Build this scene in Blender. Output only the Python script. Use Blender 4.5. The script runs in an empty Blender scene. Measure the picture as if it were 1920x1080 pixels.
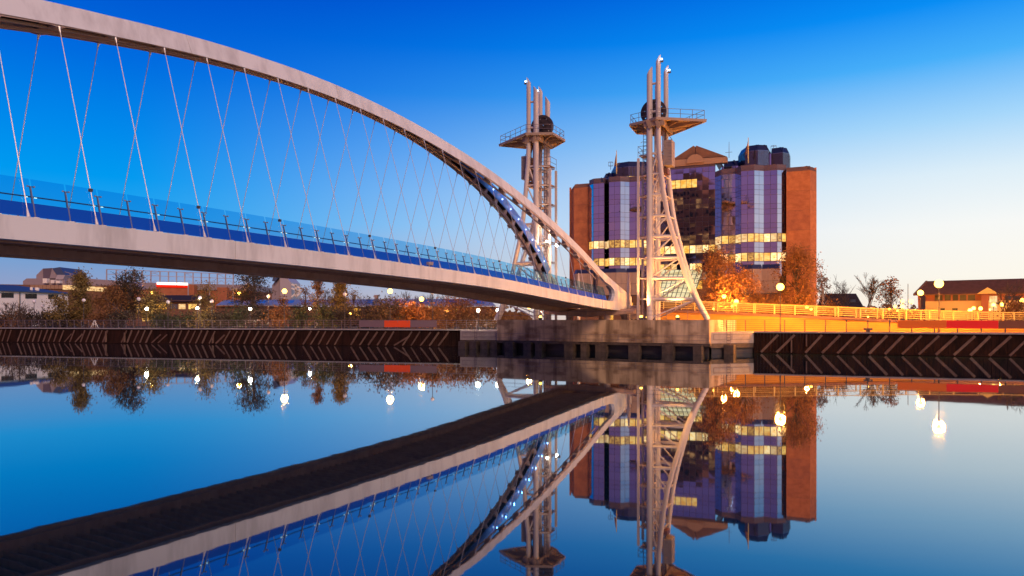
import bpy, bmesh, math, random
from mathutils import Vector, Matrix
random.seed(7)
R = math.radians
SC = bpy.context.scene
COL = SC.collection

# ------------------------------------------------------------------ camera
F = 1333.0                      # focal length in photo pixels (1920 wide)
H = 3.6                         # eye height above the water
cam_d = bpy.data.cameras.new('camera'); cam = bpy.data.objects.new('camera', cam_d); COL.objects.link(cam)
cam_d.sensor_width = 36; cam_d.lens = 36 * F / 1920; cam_d.shift_y = 60 / 1920
cam_d.clip_start = 0.1; cam_d.clip_end = 6000
cam.location = (0, 0, H); cam.rotation_euler = (R(90), 0, 0)
SC.camera = cam

# ------------------------------------------------------------------ sky
def lin(c):
    return tuple(((v / 255) / 12.92 if v / 255 <= .04045 else ((v / 255 + .055) / 1.055) ** 2.4) for v in c)
W = bpy.data.worlds.new("World"); SC.world = W; W.use_nodes = True
nt = W.node_tree; N = nt.nodes; L = nt.links; N.clear()
def nd(t, **k):
    n = N.new(t)
    for a, b in k.items(): setattr(n, a, b)
    return n
def mth(op, a, b=None, c=None, clamp=False):
    n = nd('ShaderNodeMath', operation=op, use_clamp=clamp)
    for i, v in enumerate((a, b, c)):
        if v is None: continue
        if isinstance(v, (int, float)): n.inputs[i].default_value = v
        else: L.new(v, n.inputs[i])
    return n.outputs[0]
tc = nd('ShaderNodeTexCoord'); sx = nd('ShaderNodeSeparateXYZ'); L.new(tc.outputs['Generated'], sx.inputs[0])
X_, Y_, Z_ = sx.outputs
el = mth('DIVIDE', mth('MULTIPLY', mth('ARCSINE', Z_), 180 / math.pi), 45.0, clamp=True)
hl = mth('SQRT', mth('ADD', mth('ADD', mth('MULTIPLY', X_, X_), mth('MULTIPLY', Y_, Y_)), 1e-6))
GA = R(80); GC = R(208)
ca = mth('DIVIDE', mth('ADD', mth('MULTIPLY', X_, math.sin(GA)), mth('MULTIPLY', Y_, math.cos(GA))), hl)
cc_ = mth('DIVIDE', mth('ADD', mth('MULTIPLY', X_, math.sin(GC)), mth('MULTIPLY', Y_, math.cos(GC))), hl)
def ramp(stops):
    r = nd('ShaderNodeValToRGB'); e = r.color_ramp.elements
    r.color_ramp.interpolation = 'EASE' if False else 'LINEAR'
    for i, (d, c) in enumerate(stops):
        p = d / 45
        x = e[i] if i < 2 else e.new(p)
        x.position = p; x.color = (*lin(c), 1)
    L.new(el, r.inputs[0]); return r.outputs[0]
rA = ramp([(0, (255, 238, 214)), (3, (253, 248, 236)), (6.5, (248, 249, 246)), (10, (222, 239, 249)), (13.5, (166, 215, 251)), (17.5, (72, 176, 250)), (21, (8, 142, 245)), (25, (0, 106, 228)), (45, (4, 52, 150))])
rB = ramp([(0, (176, 158, 176)), (2.5, (142, 160, 200)), (4.8, (108, 160, 214)), (7.5, (36, 166, 240)), (10, (0, 154, 240)), (13, (0, 138, 236)), (18, (0, 108, 224)), (24, (0, 78, 204)), (45, (0, 46, 140))])
rC = ramp([(0, (186, 128, 122)), (4, (176, 122, 142)), (9, (150, 112, 156)), (15, (124, 104, 166)), (24, (80, 88, 168)), (32, (40, 66, 156)), (45, (10, 48, 136))])
def sstep(v, a, b):
    m = nd('ShaderNodeMapRange', interpolation_type='SMOOTHSTEP'); L.new(v, m.inputs[0])
    m.inputs[1].default_value = a; m.inputs[2].default_value = b; return m.outputs[0]
def mixc(f, a, b):
    m = nd('ShaderNodeMix', data_type='RGBA'); L.new(f, m.inputs[0]); L.new(a, m.inputs[6]); L.new(b, m.inputs[7]); return m.outputs[2]
m1 = mixc(sstep(ca, -0.34, 0.74), rB, rA)
m2 = mixc(sstep(cc_, 0.0, 0.85), m1, rC)
bg = nd('ShaderNodeBackground'); L.new(m2, bg.inputs[0]); bg.inputs[1].default_value = 1.0
L.new(bg.outputs[0], nd('ShaderNodeOutputWorld').inputs[0])

# added warm fill: one broad sun behind the camera for afterglow and town lamps
sd = bpy.data.lights.new('warm_fill_sun', 'SUN'); sd.energy = 2.2; sd.angle = R(20); sd.color = (1.0, .62, .38)
so = bpy.data.objects.new('warm_fill_sun', sd); COL.objects.link(so)
_d = Vector((-math.sin(R(160)), -math.cos(R(160)), -.60)); so.rotation_euler = _d.to_track_quat('-Z', 'Y').to_euler()

SC.view_settings.view_transform = 'Standard'; SC.view_settings.look = 'None'
SC.view_settings.exposure = 0; SC.view_settings.gamma = 1; SC.view_settings.use_curve_mapping = False
SC.render.engine = 'CYCLES'
SC.cycles.use_denoising = True; SC.cycles.max_bounces = 8; SC.cycles.transparent_max_bounces = 24
SC.cycles.sample_clamp_indirect = 4; SC.cycles.caustics_reflective = True; SC.cycles.caustics_refractive = False

# ------------------------------------------------------------------ materials
MATS = {}
def mat(name, col, rough=.6, metal=0., col2=None, scale=1., stretch=(1, 1, 1), bump=0., emit=None, es=0., spec=.5, mixpos=(.35, .65), detail=4., bscale=None):
    m = bpy.data.materials.new(name); m.use_nodes = True; t = m.node_tree; b = t.nodes['Principled BSDF']
    b.inputs['Base Color'].default_value = (*col, 1); b.inputs['Roughness'].default_value = rough
    b.inputs['Metallic'].default_value = metal; b.inputs['Specular IOR Level'].default_value = spec
    if emit: b.inputs['Emission Color'].default_value = (*emit, 1); b.inputs['Emission Strength'].default_value = es
    if col2 or bump:
        g = t.nodes.new('ShaderNodeNewGeometry'); mp = t.nodes.new('ShaderNodeMapping'); mp.inputs['Scale'].default_value = stretch
        t.links.new(g.outputs['Position'], mp.inputs[0])
        nz = t.nodes.new('ShaderNodeTexNoise'); nz.inputs['Scale'].default_value = scale; nz.inputs['Detail'].default_value = detail
        nz.inputs['Roughness'].default_value = .65
        t.links.new(mp.outputs[0], nz.inputs[0])
        if col2:
            r = t.nodes.new('ShaderNodeValToRGB'); e = r.color_ramp.elements
            e[0].position, e[1].position = mixpos; e[0].color = (*col, 1); e[1].color = (*col2, 1)
            t.links.new(nz.outputs[0], r.inputs[0]); t.links.new(r.outputs[0], b.inputs['Base Color'])
        if bump:
            bp = t.nodes.new('ShaderNodeBump'); bp.inputs['Strength'].default_value = bump; bp.inputs['Distance'].default_value = .05
            t.links.new(nz.outputs[0], bp.inputs['Height']); t.links.new(bp.outputs[0], b.inputs['Normal'])
    MATS[name] = m; return m
def emat(name, col, st):
    m = bpy.data.materials.new(name); m.use_nodes = True; t = m.node_tree; t.nodes.clear()
    e = t.nodes.new('ShaderNodeEmission'); e.inputs[0].default_value = (*col, 1); e.inputs[1].default_value = st
    t.links.new(e.outputs[0], t.nodes.new('ShaderNodeOutputMaterial').inputs[0]); MATS[name] = m; return m
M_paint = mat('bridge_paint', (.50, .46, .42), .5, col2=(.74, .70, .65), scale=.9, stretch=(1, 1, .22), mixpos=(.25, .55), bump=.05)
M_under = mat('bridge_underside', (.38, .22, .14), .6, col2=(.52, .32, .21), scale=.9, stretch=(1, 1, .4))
M_slot = mat('arch_slot_shade', (.012, .007, .005), .8)  # shade inside the rib slots, given as a near-black colour
M_bracket = mat('arch_bracket', (.48, .34, .26), .55)
M_cable = mat('cable_steel', (.62, .60, .60), .35, .3)
M_tower = mat('tower_paint', (.62, .54, .50), .45, col2=(.54, .45, .40), scale=.8, stretch=(1, 1, .3), bump=.05)
M_plat = mat('platform_steel', (.30, .20, .15), .6, col2=(.36, .25, .19), scale=1.5)
M_rust = mat('rust_red_steel', (.16, .06, .04), .6)
M_wheel = mat('wheel_iron', (.045, .03, .03), .55)
M_cw = mat('counterweight_slab', (.34, .27, .24), .7, col2=(.27, .21, .19), scale=2)
M_dsteel = mat('dark_steel', (.05, .04, .045), .5)
M_rail = mat('grey_rail', (.16, .12, .14), .5)
M_postst = mat('post_steel', (.22, .22, .27), .4, .3)
M_sodwhite = mat('sodium_tinted_white', (.74, .50, .15), .5)  # white paint with the sodium lamps' orange put into its colour
M_conc = mat('concrete', (.30, .23, .19), .85, col2=(.42, .34, .29), scale=.55, stretch=(1, 1, .5), bump=.3, mixpos=(.4, .6))
M_conc2 = mat('pale_concrete', (.30, .25, .23), .85, col2=(.40, .34, .31), scale=.8, bump=.2)
M_coping = mat('quay_coping', (.30, .27, .28), .8, col2=(.24, .21, .21), scale=2)
M_pad = mat('wet_concrete_pad', (.045, .028, .02), .7, col2=(.10, .068, .05), scale=1.5, bump=.3)
M_tim = mat('tarred_timber', (.012, .005, .0035), .8, col2=(.032, .012, .008), scale=1.1, stretch=(1, 1, .35), bump=.4, spec=.12)
M_plank = mat('weathered_plank', (.085, .042, .03), .75, col2=(.15, .08, .058), scale=2.2, stretch=(1, 1, .6), bump=.4)
M_plank2 = mat('pale_weathered_plank', (.16, .095, .068), .75, col2=(.11, .06, .045), scale=2.2, bump=.4)
M_pave = mat('promenade_paving', (.16, .11, .09), .8, col2=(.21, .15, .12), scale=.9)
M_land = mat('grass_ground', (.035, .032, .015), .95, col2=(.055, .045, .02), scale=.2)
M_brick = mat('red_brick', (.36, .115, .05), .85, col2=(.44, .15, .065), scale=.45, bump=.1)
M_brickd = mat('dark_brick', (.15, .07, .045), .85, col2=(.19, .09, .06), scale=1.0)
M_navy = mat('navy_cornice', (.03, .04, .10), .3, .4)
M_frame = mat('curtain_wall_frame', (.10, .065, .085), .5)
M_stone = mat('brown_stone', (.20, .095, .055), .8, col2=(.15, .07, .04), scale=.6)
M_stone2 = mat('pale_stone', (.36, .21, .13), .8)
M_soffit = mat('beige_panel', (.34, .24, .20), .7, col2=(.29, .20, .17), scale=1)
M_white = mat('white_render', (.90, .82, .74), .8, col2=(.82, .74, .67), scale=.3)
M_roofb = mat('blue_metal_roof', (.05, .08, .14), .5, .3)
M_roofg = mat('pale_metal_roof', (.34, .37, .42), .45, .3, col2=(.25, .28, .33), scale=.6, stretch=(1, .3, 1))
M_roofd = mat('dark_slate_roof', (.03, .022, .02), .8, col2=(.045, .033, .03), scale=1.5, spec=.15)
M_rooft = mat('tiled_roof', (.10, .045, .025), .85, col2=(.14, .065, .04), scale=1.5, spec=.2)
M_clad = mat('grey_cladding', (.30, .24, .26), .6)
M_cladl = mat('silver_cladding', (.46, .40, .42), .5, .2)
M_cladd = mat('dark_cladding', (.12, .09, .12), .5)
M_bluef = mat('blue_cladding', (.07, .10, .18), .4, .3)
M_yell = mat('cream_wall', (.72, .50, .17), .8)
M_win = mat('dark_window', (.02, .015, .015), .25, 0., spec=.25)
M_winb = mat('grey_window', (.12, .14, .20), .1, .4)
M_sgrey = mat('banner_mauve', (.16, .10, .12), .7)
M_sred = mat('banner_orange_red', (.75, .07, .008), .7)
M_sor = mat('banner_burnt_orange', (.80, .15, .005), .7)
M_sbr = mat('banner_brown', (.20, .06, .025), .7)
M_sred2 = mat('banner_scarlet', (.95, .015, .008), .7)
M_globe = mat('unlit_globe', (.75, .70, .72), .35)
M_trunk = mat('tree_bark', (.07, .045, .035), .9, col2=(.11, .075, .055), scale=4)
M_birch = mat('birch_bark', (.40, .32, .27), .85)
M_orw = mat('sodium_tinted_render', (.66, .29, .035), .85, col2=(.55, .24, .03), scale=.5)  # cream render, its colour carrying the orange lamp light
M_kerbr = mat('ramp_edge', (.20, .09, .06), .8, col2=(.26, .12, .08), scale=1.4)

def leafmat(n, c):
    m = mat(n, c, .8, col2=tuple(v * 1.9 for v in c), scale=1.3, mixpos=(.35, .7)); return m
LV = {'olive': leafmat('olive_leaves', (.13, .085, .022)), 'dark': leafmat('dark_leaves', (.035, .025, .016)), 'brown': leafmat('brown_leaves', (.14, .06, .018)),
      'gold': leafmat('gold_leaves', (.16, .085, .02)), 'orange': leafmat('orange_leaves', (.17, .07, .018)), 'green': leafmat('dark_green_leaves', (.035, .04, .015))}

# mirror glass of the office block
def glassmat(name, col, rough=.03):
    m = bpy.data.materials.new(name); m.use_nodes = True; t = m.node_tree; b = t.nodes['Principled BSDF']
    b.inputs['Base Color'].default_value = (*col, 1); b.inputs['Metallic'].default_value = 1; b.inputs['Roughness'].default_value = rough
    g = t.nodes.new('ShaderNodeNewGeometry'); nz = t.nodes.new('ShaderNodeTexNoise'); nz.inputs['Scale'].default_value = .55; nz.inputs['Detail'].default_value = 1
    t.links.new(g.outputs['Position'], nz.inputs[0]); bp = t.nodes.new('ShaderNodeBump'); bp.inputs['Strength'].default_value = .06; bp.inputs['Distance'].default_value = .1
    t.links.new(nz.outputs[0], bp.inputs['Height']); t.links.new(bp.outputs[0], b.inputs['Normal']); return m
M_mirror = glassmat('tinted_mirror_glass', (.55, .50, .62))
M_mirror2 = glassmat('tinted_spandrel_glass', (.51, .46, .59), .06)

# screen glass: tinted, see-through
def screenglass(name, tint, gl=.10):
    m = bpy.data.materials.new(name); m.use_nodes = True; t = m.node_tree; t.nodes.clear()
    tr = t.nodes.new('ShaderNodeBsdfTransparent'); tr.inputs[0].default_value = (*tint, 1)
    g = t.nodes.new('ShaderNodeBsdfGlossy'); g.inputs['Roughness'].default_value = .03; g.inputs[0].default_value = (.8, .9, 1, 1)
    mx = t.nodes.new('ShaderNodeMixShader'); lw = t.nodes.new('ShaderNodeMath'); lw.operation = 'MULTIPLY_ADD'; lw.inputs[1].default_value = .14; lw.inputs[2].default_value = .03; fc = t.nodes.new('ShaderNodeLayerWeight'); fc.inputs[0].default_value = .25; t.links.new(fc.outputs['Facing'], lw.inputs[0])
    t.links.new(lw.outputs[0], mx.inputs[0]); t.links.new(tr.outputs[0], mx.inputs[1]); t.links.new(g.outputs[0], mx.inputs[2])
    t.links.new(mx.outputs[0], t.nodes.new('ShaderNodeOutputMaterial').inputs[0]); return m
M_glass = screenglass('blue_screen_glass', (.40, .74, .90))
M_kick = mat('blue_kick_panel', (.008, .035, .22), .2, emit=(.0, .035, .22), es=.7)  # weak glow stands in for blue LEDs lighting the panels
M_blueplate = mat('blue_lit_plate', (.07, .28, .75), .35)  # blue of the LED light put into the steel's base colour

E_white = emat('lamp_white', (1, .93, .75), 40); E_or = emat('lamp_sodium', (1, .50, .08), 9); E_orb = emat('lamp_sodium_bright', (1, .52, .08), 9)
E_bluew = emat('beacon_white', (.75, .88, 1), 6); E_blue = emat('led_blue', (.45, .75, 1), 3); E_rail = emat('handrail_light', (1, .92, .8), 2.2)
E_atr = None
E_sign = emat('sign_white', (1, .95, .8), 2.5); E_signr = emat('sign_red', (1, .02, .005), 1.0)
def litwin(name, c1, c2, s1, sc=1.3):
    m = bpy.data.materials.new(name); m.use_nodes = True; t = m.node_tree; t.nodes.clear()
    g = t.nodes.new('ShaderNodeNewGeometry'); nz = t.nodes.new('ShaderNodeTexNoise'); nz.inputs['Scale'].default_value = sc; nz.inputs['Detail'].default_value = 3
    mp = t.nodes.new('ShaderNodeMapping'); mp.inputs['Scale'].default_value = (1, 1, 2.2); t.links.new(g.outputs['Position'], mp.inputs[0]); t.links.new(mp.outputs[0], nz.inputs[0])
    r = t.nodes.new('ShaderNodeValToRGB'); e = r.color_ramp.elements; e[0].position = .36; e[1].position = .62; e[0].color = (*c1, 1); e[1].color = (*c2, 1)
    t.links.new(nz.outputs[0], r.inputs[0]); em = t.nodes.new('ShaderNodeEmission'); t.links.new(r.outputs[0], em.inputs[0]); em.inputs[1].default_value = s1
    gl = t.nodes.new('ShaderNodeBsdfGlossy'); gl.inputs['Roughness'].default_value = .05; gl.inputs[0].default_value = (.10, .08, .09, 1)
    ad = t.nodes.new('ShaderNodeAddShader'); t.links.new(em.outputs[0], ad.inputs[0]); t.links.new(gl.outputs[0], ad.inputs[1])
    t.links.new(ad.outputs[0], t.nodes.new('ShaderNodeOutputMaterial').inputs[0]); return m
E_win = litwin('lit_office_window', (.85, .36, .045), (1.0, .64, .18), 1.25)
E_win2 = litwin('lit_office_window_amber', (.60, .24, .02), (1.0, .55, .08), 1.1)
E_wina = litwin('lit_office_window_bright', (1.0, .52, .11), (1.0, .80, .42), 1.6, 2.0); E_winb_ = litwin('lit_office_window_dim', (.30, .12, .025), (.95, .50, .10), .85, 2.4)
E_winw = litwin('lit_office_window_pale', (.75, .38, .12), (1.0, .70, .32), 1.05)
E_atr = litwin('lit_atrium_glass', (.66, .50, .22), (1.0, .86, .50), 1.0, .6)

# ------------------------------------------------------------------ mesh helpers
ORG = {}
class MB:
    def __init__(s): s.v = []; s.f = []
    def add(s, vs, fs):
        o = len(s.v); s.v += [tuple(p) for p in vs]; s.f += [tuple(i + o for i in f) for f in fs]; return s
    def hexa(s, a, b):          # two quads (4 pts each) -> closed solid
        return s.add(list(a) + list(b), [(3, 2, 1, 0), (4, 5, 6, 7), (0, 1, 5, 4), (1, 2, 6, 5), (2, 3, 7, 6), (3, 0, 4, 7)])
    def box(s, c, sz, ax=None):
        c = Vector(c); a = ax or (Vector((1, 0, 0)), Vector((0, 1, 0)), Vector((0, 0, 1)))
        x, y, z = a[0] * sz[0] / 2, a[1] * sz[1] / 2, a[2] * sz[2] / 2
        return s.hexa((c - x - y - z, c + x - y - z, c + x + y - z, c - x + y - z), (c - x - y + z, c + x - y + z, c + x + y + z, c - x + y + z))
    def bar(s, p, q, w, h, up=Vector((0, 0, 1))):
        p = Vector(p); q = Vector(q); d = (q - p); l = d.length; d.normalize()
        x = d.cross(up)
        if x.length < 1e-4: x = d.cross(Vector((0, 1, 0)))
        x.normalize(); y = x.cross(d)
        return s.box((p + q) / 2, (l, w, h), (d, x, y))
    def tube(s, p, q, r, r2=None, n=8, cap=True):
        p = Vector(p); q = Vector(q); r2 = r if r2 is None else r2; d = (q - p).normalized()
        x = d.cross(Vector((0, 0, 1)) if abs(d.z) < .95 else Vector((1, 0, 0))).normalized(); y = d.cross(x)
        vs = []
        for c, rr in ((p, r), (q, r2)):
            for i in range(n):
                a = 2 * math.pi * i / n; vs.append(c + x * math.cos(a) * rr + y * math.sin(a) * rr)
        fs = [(i, (i + 1) % n, n + (i + 1) % n, n + i) for i in range(n)]
        if cap: fs += [tuple(range(n - 1, -1, -1)), tuple(range(n, 2 * n))]
        return s.add(vs, fs)
    def path(s, pts, r, n=8):
        pts = [Vector(p) for p in pts]; vs = []
        for i, c in enumerate(pts):
            d = (pts[min(i + 1, len(pts) - 1)] - pts[max(i - 1, 0)]).normalized()
            x = d.cross(Vector((.31, .95, 0)) if abs(d.z) > .3 else Vector((0, 0, 1))).normalized(); y = d.cross(x)
            rr = r[i] if isinstance(r, (list, tuple)) else r
            for j in range(n):
                a = 2 * math.pi * j / n; vs.append(c + x * math.cos(a) * rr + y * math.sin(a) * rr)
        fs = []
        for i in range(len(pts) - 1):
            for j in range(n): fs.append((i * n + j, i * n + (j + 1) % n, (i + 1) * n + (j + 1) % n, (i + 1) * n + j))
        fs += [tuple(range(n - 1, -1, -1)), tuple(range((len(pts) - 1) * n, len(pts) * n))]
        return s.add(vs, fs)
    def sweep(s, secs):          # list of equal-length closed sections
        n = len(secs[0]); vs = [p for q in secs for p in q]; fs = []
        for i in range(len(secs) - 1):
            for j in range(n): fs.append((i * n + j, i * n + (j + 1) % n, (i + 1) * n + (j + 1) % n, (i + 1) * n + j))
        fs += [tuple(range(n - 1, -1, -1)), tuple(range((len(secs) - 1) * n, len(secs) * n))]
        return s.add(vs, fs)
    def prism(s, poly, vec):     # planar polygon extruded
        n = len(poly); a = [Vector(p) for p in poly]; v = Vector(vec)
        return s.add(a + [p + v for p in a], [tuple(range(n - 1, -1, -1)), tuple(range(n, 2 * n))] + [(i, (i + 1) % n, n + (i + 1) % n, n + i) for i in range(n)])
    def ball(s, c, r, n=12, m=8, sz=1.):
        c = Vector(c); vs = [c + Vector((0, 0, r * sz))]
        for i in range(1, m):
            a = math.pi * i / m
            for j in range(n):
                b = 2 * math.pi * j / n; vs.append(c + Vector((math.sin(a) * math.cos(b) * r, math.sin(a) * math.sin(b) * r, math.cos(a) * r * sz)))
        vs.append(c - Vector((0, 0, r * sz))); fs = [(0, 1 + j, 1 + (j + 1) % n) for j in range(n)]
        for i in range(m - 2):
            for j in range(n): fs.append((1 + i * n + j, 1 + (i + 1) * n + j, 1 + (i + 1) * n + (j + 1) % n, 1 + i * n + (j + 1) % n))
        l = len(vs) - 1; fs += [(l, l - n + (j + 1) % n, l - n + j) for j in range(n)]
        return s.add(vs, fs)
    def build(s, name, m, parent=None, smooth=False, kind=None):
        me = bpy.data.meshes.new(name)
        o = Vector(ORG.get(parent.name, (0, 0, 0))) if parent else Vector((0, 0, 0))
        me.from_pydata([(p[0] - o.x, p[1] - o.y, p[2] - o.z) for p in s.v], [], s.f)
        bm = bmesh.new(); bm.from_mesh(me)
        if len(s.f) < 30000: bmesh.ops.recalc_face_normals(bm, faces=bm.faces)
        bm.to_mesh(me); bm.free()
        if smooth:
            for p in me.polygons: p.use_smooth = True
            try: me.set_sharp_from_angle(angle=R(40))
            except Exception: pass
        me.materials.append(m); ob = bpy.data.objects.new(name, me); COL.objects.link(ob)
        if parent: ob.parent = parent; ORG[ob.name] = tuple(o)
        if kind: ob['kind'] = kind
        return ob
def thing(name, label, cat, loc=(0, 0, 0), group=None):
    o = bpy.data.objects.new(name, None); COL.objects.link(o); o.location = loc; o.empty_display_size = .3
    o['label'] = label; o['category'] = cat
    if group: o['group'] = group
    ORG[o.name] = tuple(loc); return o
def partempty(name, parent):
    o = bpy.data.objects.new(name, None); COL.objects.link(o); o.parent = parent; ORG[o.name] = ORG[parent.name]; return o
def tag(o, label, cat, group=None):
    o['label'] = label; o['category'] = cat
    if group: o['group'] = group
    return o
def inst(ob, parent, loc):       # a further copy of a small local part, sharing its mesh
    c = ob.copy(); COL.objects.link(c); c.parent = parent; o = ORG[parent.name]
    c.location = (loc[0] - o[0], loc[1] - o[1], loc[2] - o[2]); return c
def first(mb, name, m, parent, loc, smooth=False):
    ob = mb.build(name, m, None, smooth); ob.parent = parent; o = ORG[parent.name]
    ob.location = (loc[0] - o[0], loc[1] - o[1], loc[2] - o[2]); return ob
def copy_tree(o, parent=None):
    c = o.copy(); COL.objects.link(c)
    if parent: c.parent = parent
    for ch in list(o.children): copy_tree(ch, c)
    return c
def P(x, y, Y):                  # the place seen at photo pixel (x, y) at distance Y
    return Vector(((x - 960) / F * Y, Y, H + (600 - y) / F * Y))
def light(loc, e, col, r=.2, name='lamp_light', parent=None, spot=None):
    d = bpy.data.lights.new(name, 'SPOT' if spot else 'POINT'); d.energy = e; d.color = col; d.shadow_soft_size = r
    o = bpy.data.objects.new(name, d); COL.objects.link(o); o.location = loc
    if spot:
        d.spot_size = R(spot[1]); d.spot_blend = .6; o.rotation_euler = (Vector(spot[0]) - Vector(loc)).to_track_quat('-Z', 'Y').to_euler()
    return o
def lerp(a, b, t): return a + (b - a) * t
def clamp(v, a=0., b=1.): return max(a, min(b, v))

# ------------------------------------------------------------------ plan of the banks
ZQ = 2.3
def qL(x):                        # quay edge, left bank, at photo x
    r = (x - 960) / F; Y = (95 - .276 * 7) / (1 + .276 * r); return Vector((r * Y, Y, 0))
QR0 = Vector((26.4, 77.4, 0)); QR1 = Vector((49.4, 68.6, 0))
def onl(x, a, b):                 # meet of the sight line of photo x with the plan line a-b
    r = (x - 960) / F; d = b - a; den = d.x - r * d.y
    k = (r * a.y - a.x) / den; return Vector((a.x + d.x * k, a.y + d.y * k, 0))
def qR(x): return onl(x, QR0, QR1)
PL0 = Vector((-1.85, 88, 0)); PL1 = Vector((20.8, 75, 0))
def pl(x): return onl(x, PL0, PL1)

# ------------------------------------------------------------------ water and ground
wm = bpy.data.materials.new('canal_water'); wm.use_nodes = True; t = wm.node_tree; t.nodes.clear()
g = t.nodes.new('ShaderNodeBsdfGlossy'); g.inputs['Roughness'].default_value = .02; g.inputs[0].default_value = (.88, .94, .97, 1)
d = t.nodes.new('ShaderNodeBsdfDiffuse'); d.inputs[0].default_value = (.006, .022, .035, 1)
lwf = t.nodes.new('ShaderNodeLayerWeight'); lwf.inputs[0].default_value = .5; fr = t.nodes.new('ShaderNodeMath'); fr.operation = 'POWER'; fr.inputs[1].default_value = 2.6; t.links.new(lwf.outputs['Facing'], fr.inputs[0])
mx = t.nodes.new('ShaderNodeMixShader')
ge = t.nodes.new('ShaderNodeNewGeometry'); mp = t.nodes.new('ShaderNodeMapping'); mp.inputs['Scale'].default_value = (.22, .75, 1)
nz = t.nodes.new('ShaderNodeTexNoise'); nz.inputs['Scale'].default_value = 1.0; nz.inputs['Detail'].default_value = 3
bp = t.nodes.new('ShaderNodeBump'); bp.inputs['Strength'].default_value = .02; bp.inputs['Distance'].default_value = .05
t.links.new(ge.outputs['Position'], mp.inputs[0]); t.links.new(mp.outputs[0], nz.inputs[0]); t.links.new(nz.outputs[0], bp.inputs['Height'])
for q in (g, d): t.links.new(bp.outputs[0], q.inputs['Normal'])
t.links.new(fr.outputs[0], mx.inputs[0]); t.links.new(d.outputs[0], mx.inputs[1]); t.links.new(g.outputs[0], mx.inputs[2])
t.links.new(mx.outputs[0], t.nodes.new('ShaderNodeOutputMaterial').inputs[0])
w = MB().add([(-500, -60, 0), (500, -60, 0), (500, 240, 0), (-500, 240, 0)], [(0, 1, 2, 3)]).build('water', wm); w['kind'] = 'structure'

edge = [qL(-700), qL(862), Vector((PL0.x - 1.2, PL0.y + 2, 0)), Vector((PL0.x + .2, PL0.y + .3, 0)), Vector((PL1.x - .2, PL1.y + .3, 0)), Vector((PL1.x, PL1.y + 2, 0)), QR0 + Vector((0, .1, 0)), QR0 + (QR1 - QR0) * 6]
lo = 9.0; back = [Vector((e.x, e.y + lo, 0)) for e in edge]; far = [Vector((-1900, 2600, 0)), Vector((2400, 2600, 0))]
mb = MB(); n = len(edge)
v = [(e.x, e.y, ZQ - .02) for e in edge] + [(b.x, b.y, ZQ - .02) for b in back]
mb.add(v, [(i, i + 1, n + i + 1, n + i) for i in range(n - 1)])
mb.build('promenade', M_pave)['kind'] = 'structure'
v = [(b.x, b.y, ZQ - .024) for b in back] + [(lerp(-1900, 2400, i / (n - 1)), 2600, ZQ - .024) for i in range(n)]
MB().add(v, [(i, i + 1, n + i + 1, n + i) for i in range(n - 1)]).build('ground', M_land)['kind'] = 'structure'
MB().box((0, -42, .9), (400, 80, 2.2)).build('near_bank_ground', M_pave)['kind'] = 'structure'

# ------------------------------------------------------------------ quay walls with leaning planks
def quay(fn, xa, xb, label, planks, seed):
    rnd = random.Random(seed); a, b = fn(xa), fn(xb); root = thing('quay_wall', label, 'quay wall', (lerp(a.x, b.x, .5), lerp(a.y, b.y, .5), 0))
    dv = (b - a); ln = dv.length; dv.normalize(); nv = Vector((dv.y, -dv.x, 0))   # nv towards the water
    if nv.y > 0: nv = -nv
    s = MB(); nb = int(ln / .33); bw = ln / nb
    for i in range(nb):
        o = rnd.uniform(0, .05); c = a + dv * (i + .5) * bw
        s.box((c.x - nv.x * (.25 - o), c.y - nv.y * (.25 - o), ZQ / 2 - .5), (bw * .94, .4, ZQ + .8), (dv, nv, Vector((0, 0, 1))))
    s.build('pile_boards', M_tim, root, kind='stuff')
    MB().bar(a - nv * .1 + Vector((0, 0, ZQ - .02)), b - nv * .1 + Vector((0, 0, ZQ - .02)), .75, .16).build('coping', M_coping, root)
    MB().bar(a + nv * .06 + Vector((0, 0, .12)), b + nv * .06 + Vector((0, 0, .12)), .2, .16).build('waling_beam', M_tim, root)
    for (x, lean, z0, z1, wd, m) in planks:
        c = fn(x) + nv * .07; top = c + dv * lean
        MB().bar((c.x + nv.x * .05, c.y + nv.y * .05, z0), (top.x, top.y, z1), .1, wd, up=nv.cross(dv)).build('plank', m, root)
    return root
def planksL():
    out = []; rnd = random.Random(3); x = -30
    while x < 828:
        f = clamp(x / 850); sp = lerp(9, 17.5, f)
        if rnd.random() < .9:
            ln = lerp(.75, 1.5, f) * rnd.uniform(.85, 1.1)
            if rnd.random() < .06: ln *= 1.5; z1 = 1.4
            else: z1 = rnd.uniform(1.95, 2.05)
            out.append((x, ln, .12, z1, rnd.uniform(.15, .24), M_plank if rnd.random() < .7 else M_plank2))
        if rnd.random() < .09: out.append((x + sp * .5, .02, .15, rnd.uniform(1.3, 1.9), .26, M_plank2))
        x += sp * rnd.uniform(.93, 1.07)
    return out
def planksR():
    out = []; rnd = random.Random(5)
    for i, x in enumerate([1427, 1456, 1510, 1541, 1570, 1598, 1629, 1659, 1691, 1722, 1754, 1788, 1819, 1854, 1892, 1930, 1968, 2010]):
        out.append((x, 1.72 * rnd.uniform(.94, 1.06), .12, 2.02, rnd.uniform(.2, .26), M_plank if rnd.random() < .6 else M_plank2))
    out.append((1484, .01, .1, 1.5, .3, M_plank2)); out.append((1512, .01, .8, 2.05, .28, M_plank))
    return out
quay(qL, -330, 862, 'long dark timber quay wall with leaning planks left of the bridge foot', planksL(), 1)
quay(qR, 1414, 2080, 'dark timber quay wall with leaning planks right of the concrete plinth', planksR(), 2)

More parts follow.
